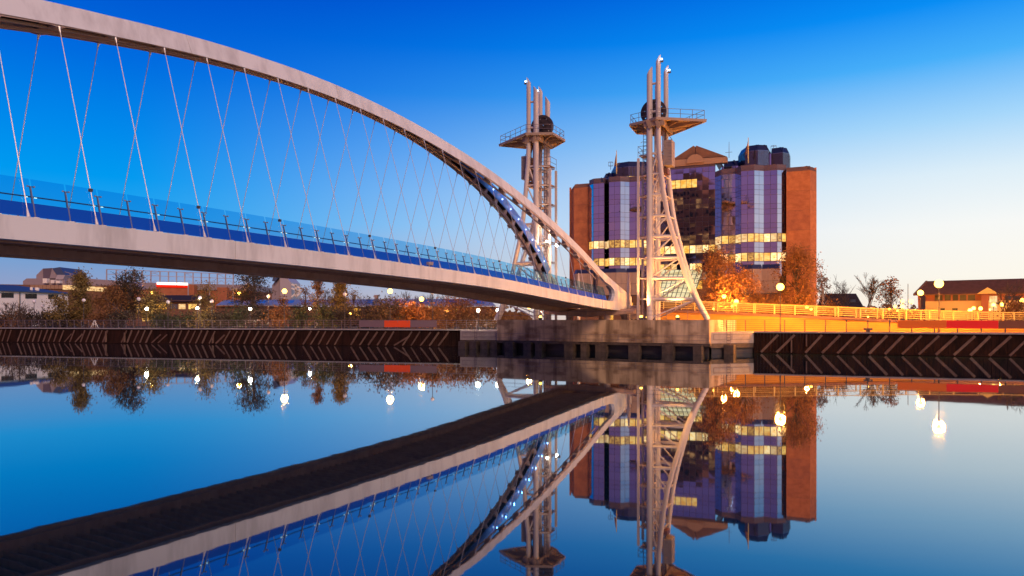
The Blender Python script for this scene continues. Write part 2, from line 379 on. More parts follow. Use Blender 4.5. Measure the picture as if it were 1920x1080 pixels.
# ------------------------------------------------------------------ concrete plinth and jetties
dP = (PL1 - PL0).normalized(); nP = Vector((-dP.y, dP.x, 0));  nP = nP if nP.y > 0 else -nP     # nP away from the water
root = thing('bridge_plinth', 'long stained concrete plinth carrying the bridge end and both lift towers', 'plinth', tuple((PL0 + PL1) / 2))
def slab(a, b, z0, z1, dep, name, m, root):
    return MB().hexa([(a.x, a.y, z0), (b.x, b.y, z0), (b.x + nP.x * dep, b.y + nP.y * dep, z0), (a.x + nP.x * dep, a.y + nP.y * dep, z0)],
                     [(a.x, a.y, z1), (b.x, b.y, z1), (b.x + nP.x * dep, b.y + nP.y * dep, z1), (a.x + nP.x * dep, a.y + nP.y * dep, z1)]).build(name, m, root)
# stained concrete material with runs and algae
cm = bpy.data.materials.new('stained_concrete'); cm.use_nodes = True; t = cm.node_tree; b = t.nodes['Principled BSDF']; b.inputs['Roughness'].default_value = .85
ge = t.nodes.new('ShaderNodeNewGeometry')
def nnz(sc, st, lo_, hi_, c0, c1, det=5):
    mp = t.nodes.new('ShaderNodeMapping'); mp.inputs['Scale'].default_value = st; nz = t.nodes.new('ShaderNodeTexNoise'); nz.inputs['Scale'].default_value = sc; nz.inputs['Detail'].default_value = det
    r = t.nodes.new('ShaderNodeValToRGB'); r.color_ramp.elements[0].position = lo_; r.color_ramp.elements[1].position = hi_; r.color_ramp.elements[0].color = (*c0, 1); r.color_ramp.elements[1].color = (*c1, 1)
    t.links.new(ge.outputs['Position'], mp.inputs[0]); t.links.new(mp.outputs[0], nz.inputs[0]); t.links.new(nz.outputs[0], r.inputs[0]); return r.outputs[0], nz.outputs[0]
c0, n0 = nnz(.35, (1, 1, .8), .35, .65, (.48, .32, .18), (.72, .50, .31))
c1, _ = nnz(1.1, (1, 1, .16), .30, .56, (.25, .2, .17), (1, 1, 1))
c2, _ = nnz(.55, (.8, .8, 1.6), .34, .5, (.35, .28, .24), (1, 1, 1))
mA = t.nodes.new('ShaderNodeMix'); mA.data_type = 'RGBA'; mA.blend_type = 'MULTIPLY'; mA.inputs[0].default_value = .85; t.links.new(c0, mA.inputs[6]); t.links.new(c1, mA.inputs[7])
mB_ = t.nodes.new('ShaderNodeMix'); mB_.data_type = 'RGBA'; mB_.blend_type = 'MULTIPLY'; mB_.inputs[0].default_value = .75; t.links.new(mA.outputs[2], mB_.inputs[6]); t.links.new(c2, mB_.inputs[7])
t.links.new(mB_.outputs[2], b.inputs['Base Color']); bp = t.nodes.new('ShaderNodeBump'); bp.inputs['Strength'].default_value = .3; bp.inputs['Distance'].default_value = .04; t.links.new(n0, bp.inputs['Height']); t.links.new(bp.outputs[0], b.inputs['Normal'])
M_stain = cm
xs = [932, 1046, 1212, 1222, 1308, 1330]
for i in range(len(xs) - 1):
    a, b = pl(xs[i] + (.15 if i else 0)), pl(xs[i + 1] - .15)
    slab(a, b, 1.1, 3.62, 15, 'wall_panel', M_stain, root)
slab(PL0 + nP * .5, PL1 + nP * .5, .75, 3.55, 14.6, 'wall_core', M_pad, root)
slab(PL0 - nP * .12 - dP * .1, PL1 - nP * .12 + dP * .1, .78, 1.08, 1, 'toe_beam', M_pad, root)
def padset(xs, fn, parent, z1=.95):
    for x, wd in xs:
        a = fn(x); MB().box((a.x - nP.x * .25, a.y - nP.y * .25, z1 / 2 - .02), (wd, 1.1, z1), (dP, nP, Vector((0, 0, 1)))).build('fender_pad', M_pad, parent)
padset([(960, 1.1), (994, 1.0), (1015, .9), (1071, 1.1), (1099, .7), (1130, 1.15), (1192, 1.15), (1255, 1.15), (1311, .9)], pl, root)
a, b = pl(936) + nP * .9, pl(1325) + nP * .9
MB().bar((a.x, a.y, -.2), (b.x, b.y, -.2), .4, 1.9).build('dark_core', M_dsteel, root)
# thin safety rail on the plinth face
s = MB()
for z in (1.95, 1.42): s.bar(PL0 - nP * .18 + Vector((0, 0, z)), PL1 - nP * .18 + Vector((0, 0, z)), .03, .03)
for i in range(14):
    a = PL0.lerp(PL1, i / 13) - nP * .18; s.bar((a.x, a.y, 1.08), (a.x, a.y, 1.97), .03, .03, up=Vector((0, 1, 0)))
s.build('face_rail', M_rail, root)
s = MB()
for z in (4.15, 4.6): s.bar(PL0 + nP * .3 + Vector((0, 0, z)), PL1 + nP * .3 + Vector((0, 0, z)), .03, .03)
for i in range(12):
    a = PL0.lerp(PL1, i / 11) + nP * .3; s.bar((a.x, a.y, 3.6), (a.x, a.y, 4.62), .04, .04, up=Vector((0, 1, 0)))
s.build('top_rail', M_rail, root)

def jetty(a, b, label, pads):
    root = thing('concrete_jetty', label, 'jetty', tuple((a + b) / 2)); slab(a, b, 1.1, ZQ, 6, 'slab', M_conc2, root)
    slab(a + nP * .4, b + nP * .4, -.3, 1.0, 5.5, 'dark_core', M_dsteel, root); slab(a - nP * .1, b - nP * .1, .62, 1.08, .9, 'toe_beam', M_pad, root)
    for k in pads:
        c = a.lerp(b, k); MB().box((c.x - nP.x * .2, c.y - nP.y * .2, .46), (1.0, 1.1, .95), (dP, nP, Vector((0, 0, 1)))).build('fender_pad', M_pad, root)
    s = MB(); d = (b - a).normalized()
    for z in (ZQ - .25, ZQ - .8): s.bar(a - nP * .14 + d * .4 + Vector((0, 0, z)), b - nP * .14 - d * .4 + Vector((0, 0, z)), .035, .035)
    for k in (.08, .5, .92):
        c = a.lerp(b, k) - nP * .14; s.bar((c.x, c.y, ZQ - .82), (c.x, c.y, ZQ - .22), .035, .035, up=Vector((0, 1, 0)))
    s.build('face_rail', M_rail, root)
    s = MB(); c = a.lerp(b, .42) - nP * .2
    for q in (-.18, .18): s.bar((c.x + dP.x * q, c.y + dP.y * q, .6), (c.x + dP.x * q, c.y + dP.y * q, ZQ + .1), .04, .04, up=Vector((0, 1, 0)))
    for z in (.8, 1.1, 1.4, 1.7, 2.0): s.bar((c.x - dP.x * .18, c.y - dP.y * .18, z), (c.x + dP.x * .18, c.y + dP.y * .18, z), .04, .04)
    s.build('ladder', M_rail, root); return root
jetty(onl(863, PL0 + nP * .6, PL0 + nP * .6 - Vector((10, -2.5, 0))), PL0 + nP * .6, 'low pale concrete jetty between the timber quay and the plinth', [.12, .4, .68, .92])
jetty(PL1 + nP * .6, QR0 - Vector((.1, 0, 0)), 'low pale concrete jetty at the right end of the plinth', [.45])

# ------------------------------------------------------------------ the arched footbridge
TH = math.atan(765 / F); CT, ST = math.cos(TH), math.sin(TH); PB = 30.3055
def B(t, o, z): return Vector((ST * t - CT * (PB + o), CT * t + ST * (PB + o), z))
U = Vector((ST, CT, 0)); NB = Vector((-CT, ST, 0))
T0 = 34.1; WC = 3.7
DZ = [(-24, 6.5), (-10, 7.05), (0, 7.4), (10, 7.57), (20, 7.6), (27, 7.57), (33, 7.5), (38, 7.41), (44.5, 7.26), (50, 7.06), (55, 6.8), (60, 6.49), (66, 6.13), (72, 5.79), (76, 5.6), (84, 5.25)]
def dz(t):
    for i in range(len(DZ) - 1):
        if t <= DZ[i + 1][0] or i == len(DZ) - 2:
            (x0, y0), (x1, y1) = DZ[i], DZ[i + 1]
            m0 = (y1 - DZ[max(i - 1, 0)][1]) / (x1 - DZ[max(i - 1, 0)][0]); j = min(i + 2, len(DZ) - 1); m1 = (DZ[j][1] - y0) / (DZ[j][0] - x0)
            h_ = x1 - x0; k = (t - x0) / h_
            return (2*k**3 - 3*k*k + 1) * y0 + (k**3 - 2*k*k + k) * h_ * m0 + (-2*k**3 + 3*k*k) * y1 + (k**3 - k*k) * h_ * m1
def dd(t): return .92
def az(t): return (((-3.68588788e-08 * t - 1.83098962e-05) * t - 4.12065288e-03) * t + 3.53566662e-01) * t + 11.8387421
def ao(z): return max(.3268 * z - 2.612, -.32)
def foff(t): return .50 * clamp((abs(t - T0) - 14) / 21)
def TK(k): return 14.701 + 2.68973 * k - .0178072 * k * k + .0000827 * k ** 3
bridge = thing('arched_footbridge', 'pale steel arched footbridge with crossed hangers and blue glass parapets over the canal', 'footbridge', tuple(B(80, WC, 3.6)))
ts = [-10 + i * 1.0 for i in range(0, 85)]; ts = [q for q in ts if q <= 72] + [72.0]
ts = sorted(set(ts))
def mir(side, o): return o if side == 0 else 2 * WC - o
joints = [ts[0], 9, 24.2, 35.4, 47.2, 58.8, 72.0]
for side in (0, 1):
    beam = partempty('side_beam', bridge)
    for j in range(len(joints) - 1):
        tt = [joints[j] + .012] + [q for q in ts if joints[j] + .1 < q < joints[j + 1] - .1] + [joints[j + 1] - .012]
        MB().sweep([[B(q, mir(side, -.30), dz(q)), B(q, mir(side, .12), dz(q)), B(q, mir(side, .12), dz(q) - dd(q)), B(q, mir(side, -.30), dz(q) - dd(q))] for q in tt]).build('beam_section', M_paint, beam)
    # arch rib
    rib = partempty('arch_rib', bridge)
    def sec(q, o0, o1, h0, h1):
        z = az(q); m = (az(q + .05) - az(q - .05)) / .1; nl = math.sqrt(1 + m * m); nx, nz_ = -m / nl, 1 / nl
        r = []
        for (o_, h_) in ((o0, h0), (o1, h0), (o1, h1), (o0, h1)):
            zz = z + nz_ * h_; r.append(B(q + nx * h_, mir(side, min(ao(z) + o_ + .328 * h_ * nz_ * (1 if z > 7 else 0), WC - .03 - .06 * (o_ < .01))), zz))
        return r
    def inner(q): return min(.54, WC - .03 - ao(az(q)))
    for j in range(len(joints) - 1):
        tt = [joints[j] + .012] + [q for q in ts if joints[j] + .1 < q < joints[j + 1] - .1] + [joints[j + 1] - .012]
        MB().sweep([sec(q, -.06, 0.0, foff(q), foff(q) + 1.02) for q in tt]).build('outer_plate', M_paint, rib)
    MB().sweep([sec(q, .004, inner(q) - .064, foff(q) + .95, foff(q) + 1.01) for q in ts]).build('top_plate', M_paint, rib)
    MB().sweep([sec(q, inner(q) - .06, inner(q), foff(q) + .30, foff(q) + 1.01) for q in ts]).build('inner_plate', M_blueplate if side else M_paint, rib)
    MB().sweep([sec(q, .004, inner(q) - .064, foff(q) + .34, foff(q) + .38) for q in ts]).build('slot_shade_sheet', M_slot, rib)  # dark sheet put in as the shade behind the slots
    s = MB(); s.sweep([sec(q, .0, .07, -.02 + foff(q) * .5, .05 + foff(q)) for q in ts]); s.sweep([sec(q, inner(q) - .13, inner(q) + .01, -.05, .08) for q in ts])
    s.build('bottom_rail', M_bracket, rib)
    for k in range(-9, 26):
        q = TK(k)
        if q < ts[0] or q > 71.5: continue
        mbr = MB(); mbr.sweep([sec(q - .30, .01, inner(q) - .01, .0, .06), sec(q - .12, .01, inner(q) - .01, -.03, foff(q) + .30), sec(q + .12, .01, inner(q) - .01, -.03, foff(q) + .30), sec(q + .30, .01, inner(q) - .01, .0, .06)])
        mbr.build('hanger_bracket', M_bracket, rib)
    # hangers
    for k in range(-9, 26):
        q = TK(k); z = az(q)
        if q < ts[0] or q > 71.5: continue
        zb = dz(q); top = B(q, mir(side, ao(z) + .02), z - .02); bot = B(q, mir(side, -.08), zb + .02)
        if (top - bot).length < .4: continue
        hmb = MB(); hmb.tube(bot, top, .019, n=6)
        d = (top - bot).normalized(); hmb.tube(bot, bot + d * .42, .075, .022, n=6); hmb.tube(top - d * .3, top, .022, .06, n=6)
        hmb.build('hanger', M_cable, bridge, smooth=True)
    # clamps on some hangers
    for k in (1, 3, 5, 8, 11, 15, 18, 21):
        if side: continue
        q = TK(k); z = az(q); top = B(q, ao(z), z); bot = B(q, -.08, dz(q)); c = bot.lerp(top, 1.62 / (top - bot).length)
        MB().box(c, (.13, .13, .13), (U, NB, Vector((0, 0, 1)))).build('cable_clamp', M_dsteel, bridge)
# end plate of each side (where arch and beam meet)
for side in (0, 1):
    outer = [(72, az(72) + 1.52), (74.6, 8.55), (77.3, 7.51), (80.9, 6.38), (80.9, 5.3), (80.9, 4.38), (80.2, 4.56), (77.8, 4.68), (74.8, 4.76), (72, dz(72) - dd(72))]
    innr = [(72, az(72) + .54), (73.4, az(73.4) + .56), (74.6, 7.45), (75.25, 7.05), (75.5, 6.6), (75.45, 6.3), (75.2, 5.98), (74.9, 5.78), (74.3, 5.70), (72, dz(72))]
    def nv(p, off): return B(p[0], mir(side, ao(p[1]) + off), p[1])
    s = MB()
    for i in range(len(outer) - 1):
        s.hexa([nv(outer[i], -.06), nv(outer[i + 1], -.06), nv(innr[i + 1], -.06), nv(innr[i], -.06)], [nv(outer[i], .30), nv(outer[i + 1], .30), nv(innr[i + 1], .30), nv(innr[i], .30)])
    bm_o = s.build('end_plate', M_paint, bridge)
    s = MB(); rim = innr[2:9]
    for i in range(len(rim) - 1):
        a0, a1 = nv(rim[i], .304), nv(rim[i + 1], .304); b0, b1 = nv(rim[i], .62), nv(rim[i + 1], .62)
        e = Vector((0, 0, 0)) + U * .07
        s.hexa([a0, a1, b1, b0], [a0 + e, a1 + e, b1 + e, b0 + e])
    s.build('end_liner', M_postst, bridge)
# bracing pieces between the two ribs near the crown are the hanger brackets; deck and underside
tsd = [q for q in ts] + [76, 80]
MB().sweep([[B(q, .13, dz(q) - .05), B(q, 2 * WC - .13, dz(q) - .05), B(q, 2 * WC - .13, dz(q) - .30), B(q, .13, dz(q) - .30)] for q in tsd]).build('deck', M_rust, bridge)
for k in range(-20, 115):
    q = TK(k / 4)
    if q < ts[0] or q > 76: continue
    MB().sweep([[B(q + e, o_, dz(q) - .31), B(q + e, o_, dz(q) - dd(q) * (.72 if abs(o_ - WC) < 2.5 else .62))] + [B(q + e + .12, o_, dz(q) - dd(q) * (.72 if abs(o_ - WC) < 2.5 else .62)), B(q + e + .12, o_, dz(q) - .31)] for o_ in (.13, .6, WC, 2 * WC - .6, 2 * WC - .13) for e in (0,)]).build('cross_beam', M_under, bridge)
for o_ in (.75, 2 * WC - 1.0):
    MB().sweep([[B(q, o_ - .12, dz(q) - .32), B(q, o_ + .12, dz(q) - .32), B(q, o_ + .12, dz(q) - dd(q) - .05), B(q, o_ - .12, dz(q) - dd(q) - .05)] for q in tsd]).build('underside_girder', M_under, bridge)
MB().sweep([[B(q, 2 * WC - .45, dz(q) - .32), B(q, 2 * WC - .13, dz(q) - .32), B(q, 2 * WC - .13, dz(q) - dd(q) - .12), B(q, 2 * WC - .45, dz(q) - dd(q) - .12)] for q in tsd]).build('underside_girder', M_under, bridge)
# bearings and lifting beam under the far end
MB().sweep([[B(q, o, 4.62 - .35 * abs(math.sin((o - WC) / WC * 1.3)) + .3), B(q, o, 3.95 + .25 * abs((o - WC) / WC))] + [B(q + .9, o, 3.95 + .25 * abs((o - WC) / WC)), B(q + .9, o, 4.9)] for q in (76.5,) for o in (-2.2, -.3, 1.8, WC, 5.6, 7.7, 9)]).build('lifting_beam', M_under, bridge)
for o_, q in ((1.1, 76.8), (2.2, 78.0), (6.0, 77.0)):
    c = B(q, o_, 3.62); MB().tube(c, c + Vector((0, 0, .55)), .42, .42, n=14).tube(c + Vector((0, 0, .55)), c + Vector((0, 0, .8)), .42, .2, n=14).build('bearing', M_bracket, bridge)
# curved glossy tail under the front nose
s = MB()
cur = [(80.9, 4.45), (81.6, 4.2), (82.0, 3.85), (82.1, 3.66)]
s.sweep([[B(a, -.3, b), B(a, 1.2, b), B(a - .35, 1.2, b - .04), B(a - .35, -.3, b - .04)] for a, b in cur]); s.build('end_flap', M_postst, bridge)

# parapet screens: kick panel, glass, posts, handrail, lights
LEAN = .30
for side in (0, 1):
    pts = [TK(k / 2 + .12) for k in range(-18, 53)]
    pm = MB(); pm.hexa([(-.03, -.05, 0), (.03, -.05, 0), (.03, .05, 0), (-.03, .05, 0)], [(-.03, -.05 + 1.25 * LEAN, 1.25), (.03, -.05 + 1.25 * LEAN, 1.25), (.03, .0 + 1.25 * LEAN, 1.25), (-.03, .0 + 1.25 * LEAN, 1.25)])
    pm.box((0, 1.26 * LEAN - .03, 1.26), (.26, .03, .04)); pm.box((-.12, 1.26 * LEAN - .08, 1.26), (.05, .05, .06)); pm.box((.12, 1.26 * LEAN - .08, 1.26), (.05, .05, .06))
    rot = Matrix.Rotation(math.atan2(U.y, U.x), 4, 'Z')
    # local x runs along the bridge, local y inwards
    fx, fy = U, (NB if side == 0 else -NB)
    pm.v = [tuple(fx * p[0] + fy * p[1] + Vector((0, 0, p[2]))) for p in pm.v]
    fpost = None
    for i, q in enumerate(pts):
        z = dz(q); base = B(q, mir(side, .12), z + .06)
        if fpost is None: fpost = first(pm, 'screen_post', M_postst, bridge, base)
        else: inst(fpost, bridge, base)
    sm_ = MB(); sm_.box((0, 0, 0), (.2, .2, .06), (U, NB, Vector((0, 0, 1)))); fs = None
    for i, q in enumerate(pts):
        base = B(q, mir(side, .06), dz(q) + .032)
        if fs is None: fs = first(sm_, 'post_foot', M_paint, bridge, base)
        else: inst(fs, bridge, base)
    for i in range(len(pts) - 1):
        a, b = pts[i] + .03, pts[i + 1] - .03
        def sp(q, h, off=0): return B(q, mir(side, .06 + LEAN * h + off), dz(q) + .07 + h)
        MB().hexa([sp(a, 0), sp(b, 0), sp(b, .56), sp(a, .56)], [sp(a, 0, .015), sp(b, 0, .015), sp(b, .56, .015), sp(a, .56, .015)]).build('kick_panel', M_kick, bridge)
        MB().add([sp(a, .57), sp(b, .57), sp(b, 1.56), sp(a, 1.56)], [(0, 1, 2, 3)]).build('glass_panel', M_glass, bridge)
    MB().path([B(q, mir(side, .14 + LEAN * .85 + .10), dz(q) + .92) for q in pts], .03, 6).build('handrail', M_postst, bridge, smooth=True)
    if side == 0:
        lm = MB(); lm.box((0, 0, 0), (.09, .04, .025), (U, NB, Vector((0, 0, 1)))); fl = None; s2 = None
        for i, q in enumerate(pts):
            if i % 2 == 0 and (q < 72):
                for e in (-.17, .17):
                    base = B(q + e, .14 + LEAN * .85 + .02, dz(q) + .885)
                    if fl is None: fl = first(lm, 'handrail_light', E_rail, bridge, base)
                    else: inst(fl, bridge, base)
# blue LEDs on the inner face of the far rib
lm = MB().ball((0, 0, 0), .08, 8, 6); fl = None
for q in [56.5 + 1.95 * i for i in range(8)]:
    z = az(q) ; c = Vector(sec(q, inner(q) + .03, inner(q) + .03, foff(q) + .66, 1)[0])
    if fl is None: fl = first(lm, 'rib_light', E_blue, bridge, c)
    else: inst(fl, bridge, c)
    light(tuple(c - NB * .4), 5, (.12, .4, 1), .05, 'rib_led_light')
# camera box on the beam
c = B(TK(10.45), -.02, dz(TK(10.45)) + .28)
MB().box(c, (.42, .2, .2), (U, NB, Vector((0, 0, 1)))).box(c - Vector((0, 0, .2)), (.1, .1, .24)).box(c + U * .25, (.12, .24, .26), (U, NB, Vector((0, 0, 1)))).build('beam_camera', M_clad, bridge)

# ------------------------------------------------------------------ lift towers
S = 1.044
UT = Vector((.4306, .9026, 0)); NT = Vector((-.9026, .4306, 0))
def tower(Ox, Oy, out, label, plat, mirror, lampside):
    O = Vector((Ox * S, Oy * S, 0)); root = thing('lift_tower', label, 'lift tower', (O.x, O.y, 3.6))
    def zz(z): return H + (z - H) * S
    def Q(a, b, z): return O + out * (a * S) + UT * (b * S) + Vector((0, 0, zz(z)))
    rr = .31 * S
    def leg(pts, r, tipdir, cut=.8):
        m = MB(); m.path(pts, r, 14)
        # slanted top: shift ring vertices
        n = 14; base = len(pts) * n - n
        for j in range(n):
            v = Vector(m.v[base + j]); d = (v - Vector(pts[-1])).dot(tipdir) / r; m.v[base + j] = (v.x, v.y, v.z + d * cut * .5 * S)
        return m
    ztop = 25.05
    leg([Q(0, 0, 3.55), Q(0, 0, 15), Q(0, 0, 30.4)], rr, out, .9).build('leg', M_tower, root, True)
    leg([Q(0, 3.5, 3.55), Q(0, 3.5, 15), Q(0, 3.5, 30.2)], rr, out, .9).build('leg', M_tower, root, True)
    ra = [(3.6, 5.85), (4.6, 5.35), (5.84, 4.7), (8.1, 3.75), (10.3, 3.08), (12.6, 2.42), (14.8, 1.88), (17.05, 1.5), (19.3, 1.25), (21.9, 1.0), (24, .94), (31.6, .94)]
    def a_at(z):
        for i in range(len(ra) - 1):
            if z <= ra[i + 1][0]: k = (z - ra[i][0]) / (ra[i + 1][0] - ra[i][0]); return lerp(ra[i][1], ra[i + 1][1], clamp(k))
        return .94
    def bf(z): return lerp(1.3, 0, clamp((z - 3.6) / 15))
    def br(z): return lerp(1.75, 3.5, clamp((z - 3.6) / 13))
    leg([Q(a, bf(z), z) for z, a in ra], rr * .84, out, .8).build('raking_leg', M_tower, root, True)
    leg([Q(a, br(z), z) for z, a in ra], rr * .84, out, .8).build('raking_leg', M_tower, root, True)
    for (z, b0) in ((29.0, 0), (27.0, 3.5), (26.0, 0)): MB().tube(Q(.2, b0, z), Q(.8, b0, z), .13, n=8).build('cross_bar', M_tower, root, True)
    lv = [5.84, 8.1, 10.3, 12.6, 14.8, 17.05, 19.3, 21.5]
    prev = 3.75
    for i, z in enumerate(lv):
        r_ = .17 if i < 6 else .13
        MB().tube(Q(.2, 0, z), Q(a_at(z) - .1, bf(z), z), r_, n=8).build('cross_bar', M_tower, root, True)
        MB().tube(Q(.2, 3.5, z), Q(a_at(z) - .1, br(z), z), r_, n=8).build('cross_bar', M_tower, root, True)
        MB().tube(Q(0, .2, z - .1), Q(0, 3.3, z - .1), .09, n=6).build('cross_bar', M_tower, root, True)
        MB().tube(Q(a_at(z), bf(z), z), Q(a_at(z), br(z), z), .09, n=6).build('cross_bar', M_tower, root, True)
        MB().tube(Q(.15, 0, prev + .12), Q(a_at(z) - .15, bf(z), z - .12), .10, n=6).build('diagonal_brace', M_tower, root, True)
        MB().tube(Q(.15, 3.5, prev + .12), Q(a_at(z) - .15, br(z), z - .12), .08, n=6).build('diagonal_brace', M_tower, root, True)
        MB().tube(Q(0, .2, prev if i % 2 else z), Q(0, 3.3, z if i % 2 else prev), .055, n=6).build('diagonal_brace', M_tower, root, True)
        MB().bar(Q(-.2, .3, z), Q(-1.35, .9, z), .10, .10).build('landing_bar', M_tower, root)
        MB().bar(Q(-.2, 3.0, z), Q(-1.35, 2.5, z), .10, .10).build('landing_bar', M_tower, root)
        # landing floor inside the ladder shaft
        p = [Q(-1.4, .85, z + .1), Q(-.25, .5, z + .1), Q(-.25, 2.8, z + .1), Q(-1.4, 2.5, z + .1)]
        MB().prism(p, (0, 0, .06)).build('landing', M_plat, root)
        prev = z
    MB().box(Q(-.02, 1.3, 12.5), (.28, .3, 17.5 * S), (out, UT, Vector((0, 0, 1)))).build('guide_column', M_tower, root)
    MB().tube(Q(0, 2.6, 3.6), Q(0, 2.6, 25), .16, n=8).build('guide_column', M_tower, root, True)
    for b0 in (.75, 2.6):
        MB().box(Q(-1.45, b0, (3.6 + 21.3) / 2), (.26, .22, 17.7 * S), (out, UT, Vector((0, 0, 1)))).build('shaft_post', M_tower, root)
    s = MB()
    for q in (-.95, -.6): s.bar(Q(q, 1.0, 3.6), Q(q, 1.0, 24.9), .05, .05, up=Vector((0, 1, 0)))
    z = 4.0
    while z < 24.8: s.bar(Q(-.95, 1.0, z), Q(-.6, 1.0, z), .04, .04); z += .38
    s.build('ladder', M_rail, root)
    for z in (21.3, 22.1, 23.0, 18.0):
        m = MB(); m.path([Q(-.78 + .42 * math.cos(a), .95 - .45 * math.sin(a), z) for a in [math.pi * i / 8 for i in range(9)]], .025, 5); m.build('cage_hoop', M_rail, root)
    s = MB()
    for z in (22.0, 22.6): s.bar(Q(-1.5, .8, z), Q(-1.5, 2.6, z), .04, .04); s.bar(Q(-1.5, .8, z), Q(-.4, .6, z), .04, .04)
    for (q, b0) in ((-1.5, .8), (-1.5, 2.6), (-.9, .7)): s.bar(Q(q, b0, 21.4), Q(q, b0, 22.65), .04, .04, up=Vector((0, 1, 0)))
    s.build('landing_rail', M_rail, root)
    # platform
    zp = zz(25.1); poly = [Vector((x * S, y * S, zp)) for x, y in plat]; cen = sum(poly, Vector()) / len(poly)
    low = [(p - cen) * .995 + cen for p in poly]
    m = MB(); m.prism(poly, (0, 0, .10)); m.build('platform', M_plat, root)
    m = MB()
    for i in range(len(poly)):
        p, q = poly[i].lerp(cen, .015), poly[(i + 1) % len(poly)].lerp(cen, .015); m.bar(p - Vector((0, 0, .08)), q - Vector((0, 0, .08)), .10, .24)
    m.build('platform_rim', M_plat, root)
    core = [Q(-.5, -.3, 25.05), Q(1.5, -.3, 25.05), Q(1.5, 3.9, 25.05), Q(-.5, 3.9, 25.05)]
    for i in range(len(poly)):
        for k in (0, .5):
            p = poly[i].lerp(poly[(i + 1) % len(poly)], k).lerp(cen, .03); cc = Q(.5, 1.75, 25.05); d = (p - cc); c0 = cc + d * .22
            MB().hexa([c0 - Vector((0, 0, .62)), c0, p - Vector((0, 0, .02)), p - Vector((0, 0, .16))], [x + Vector((-d.y, d.x, 0)).normalized() * .09 for x in (c0 - Vector((0, 0, .62)), c0, p - Vector((0, 0, .02)), p - Vector((0, 0, .16)))]).build('rib', M_plat, root)
    # ring beam
    m = MB()
    for i in range(4): m.bar(core[i] - Vector((0, 0, .42)), core[(i + 1) % 4] - Vector((0, 0, .42)), .22, .62)
    m.build('ring_beam', M_plat, root)
    for (q, b0) in ((0, -.36), (.95, -.36)):
        MB().hexa([Q(q - .3, b0, 25.0), Q(q + .1, b0, 25.0), Q(q + .3, b0, 24.1), Q(q, b0, 24.1)], [Q(q - .3, b0 - .3, 25.0), Q(q + .1, b0 - .3, 25.0), Q(q + .3, b0 - .1, 24.1), Q(q, b0 - .1, 24.1)]).build('bracket', M_plat, root)
    # railing on the platform
    rail = partempty('platform_railing', root)
    pp = [p.lerp(cen, .05) + Vector((0, 0, .1)) for p in poly]
    m = MB()
    for i in range(len(pp)):
        for h in (.5, 1.02): m.tube(pp[i] + Vector((0, 0, h)), pp[(i + 1) % len(pp)] + Vector((0, 0, h)), .028, n=5)
    m.build('rail_bars', M_rail, rail)
    pmb = MB().tube((0, 0, 0), (0, 0, 1.03), .03, n=5); fp = None
    for i in range(len(pp)):
        ln = (pp[(i + 1) % len(pp)] - pp[i]).length; k = max(1, round(ln / 1.3))
        for j in range(k):
            loc = pp[i].lerp(pp[(i + 1) % len(pp)], j / k)
            if fp is None: fp = first(pmb, 'rail_post', M_rail, rail, loc)
            else: inst(fp, rail, loc)
    # sheave wheel
    wc = Q(-.02, 1.75, 26.42); wr = 1.42 * S; sh = partempty('sheave_wheel', root)
    m = MB(); n = 36
    vs = []
    for (r_, y_) in ((wr, -.16), (wr, .16), (wr * .78, .16), (wr * .78, -.16)):
        for i in range(n): a = 2 * math.pi * i / n; vs.append(wc + out * math.cos(a) * r_ + Vector((0, 0, math.sin(a) * r_)) + UT * y_)
    m.add(vs, [(k * n + i, k * n + (i + 1) % n, ((k + 1) % 4) * n + (i + 1) % n, ((k + 1) % 4) * n + i) for k in range(4) for i in range(n)])
    m.build('wheel_rim', M_wheel, sh, True)
    m = MB()
    for i in range(8):
        a = math.pi * i / 4 + .2; d = out * math.cos(a) + Vector((0, 0, math.sin(a))); e = out * -math.sin(a) + Vector((0, 0, math.cos(a)))
        a0, a1 = wc + d * wr * .2, wc + d * wr * .80
        m.hexa([a0 - e * .34 - UT * .05, a1 - e * .42 - UT * .05, a1 + e * .30 - UT * .05, a0 + e * .34 - UT * .05], [a0 - e * .34 + UT * .05, a1 - e * .42 + UT * .05, a1 + e * .30 + UT * .05, a0 + e * .34 + UT * .05])
    m.build('wheel_web', M_wheel, sh)
    MB().tube(wc - UT * .3, wc + UT * .3, .26, n=12).build('hub', M_wheel, sh, True)
    MB().box(wc + UT * .55 - Vector((0, 0, .5)), (.9, .5, 1.5), (out, UT, Vector((0, 0, 1)))).build('motor_housing', M_plat, root)
    # counterweight and its frame
    cwc = Q(1.75, 1.45, 21.6)
    cw = partempty('counterweight', root)
    for i in range(9):
        z0 = 20.25 + i * .305
        MB().box(Q(1.78, 1.45, z0 + .15), (.92, 1.55, .305 * S - .025), (out, UT, Vector((0, 0, 1)))).build('weight_slab', M_cw, cw)
    fr_ = partempty('guide_frame', root)
    for q in (.95, 1.25):
        for b0 in (.75, 2.0): MB().bar(Q(q, b0, 19.4), Q(q, b0, 24.9), .12, .12, up=Vector((0, 1, 0))).build('guide_rail', M_rust, fr_)
    for z in (19.5, 21.5, 23.5): MB().bar(Q(.9, .75, z), Q(1.3, 2.0, z + .9), .1, .1).build('guide_tie', M_rust, fr_)
    MB().box(Q(1.5, 1.4, 19.7), (.5, 1.2, .6), (out, UT, Vector((0, 0, 1)))).build('guide_shoe', M_rust, fr_)
    for q in (1.3, 2.1): MB().tube(Q(q, 1.45, 23.1), Q(.9, 1.6, 25), .035, n=5).build('lift_cable', M_dsteel, root)
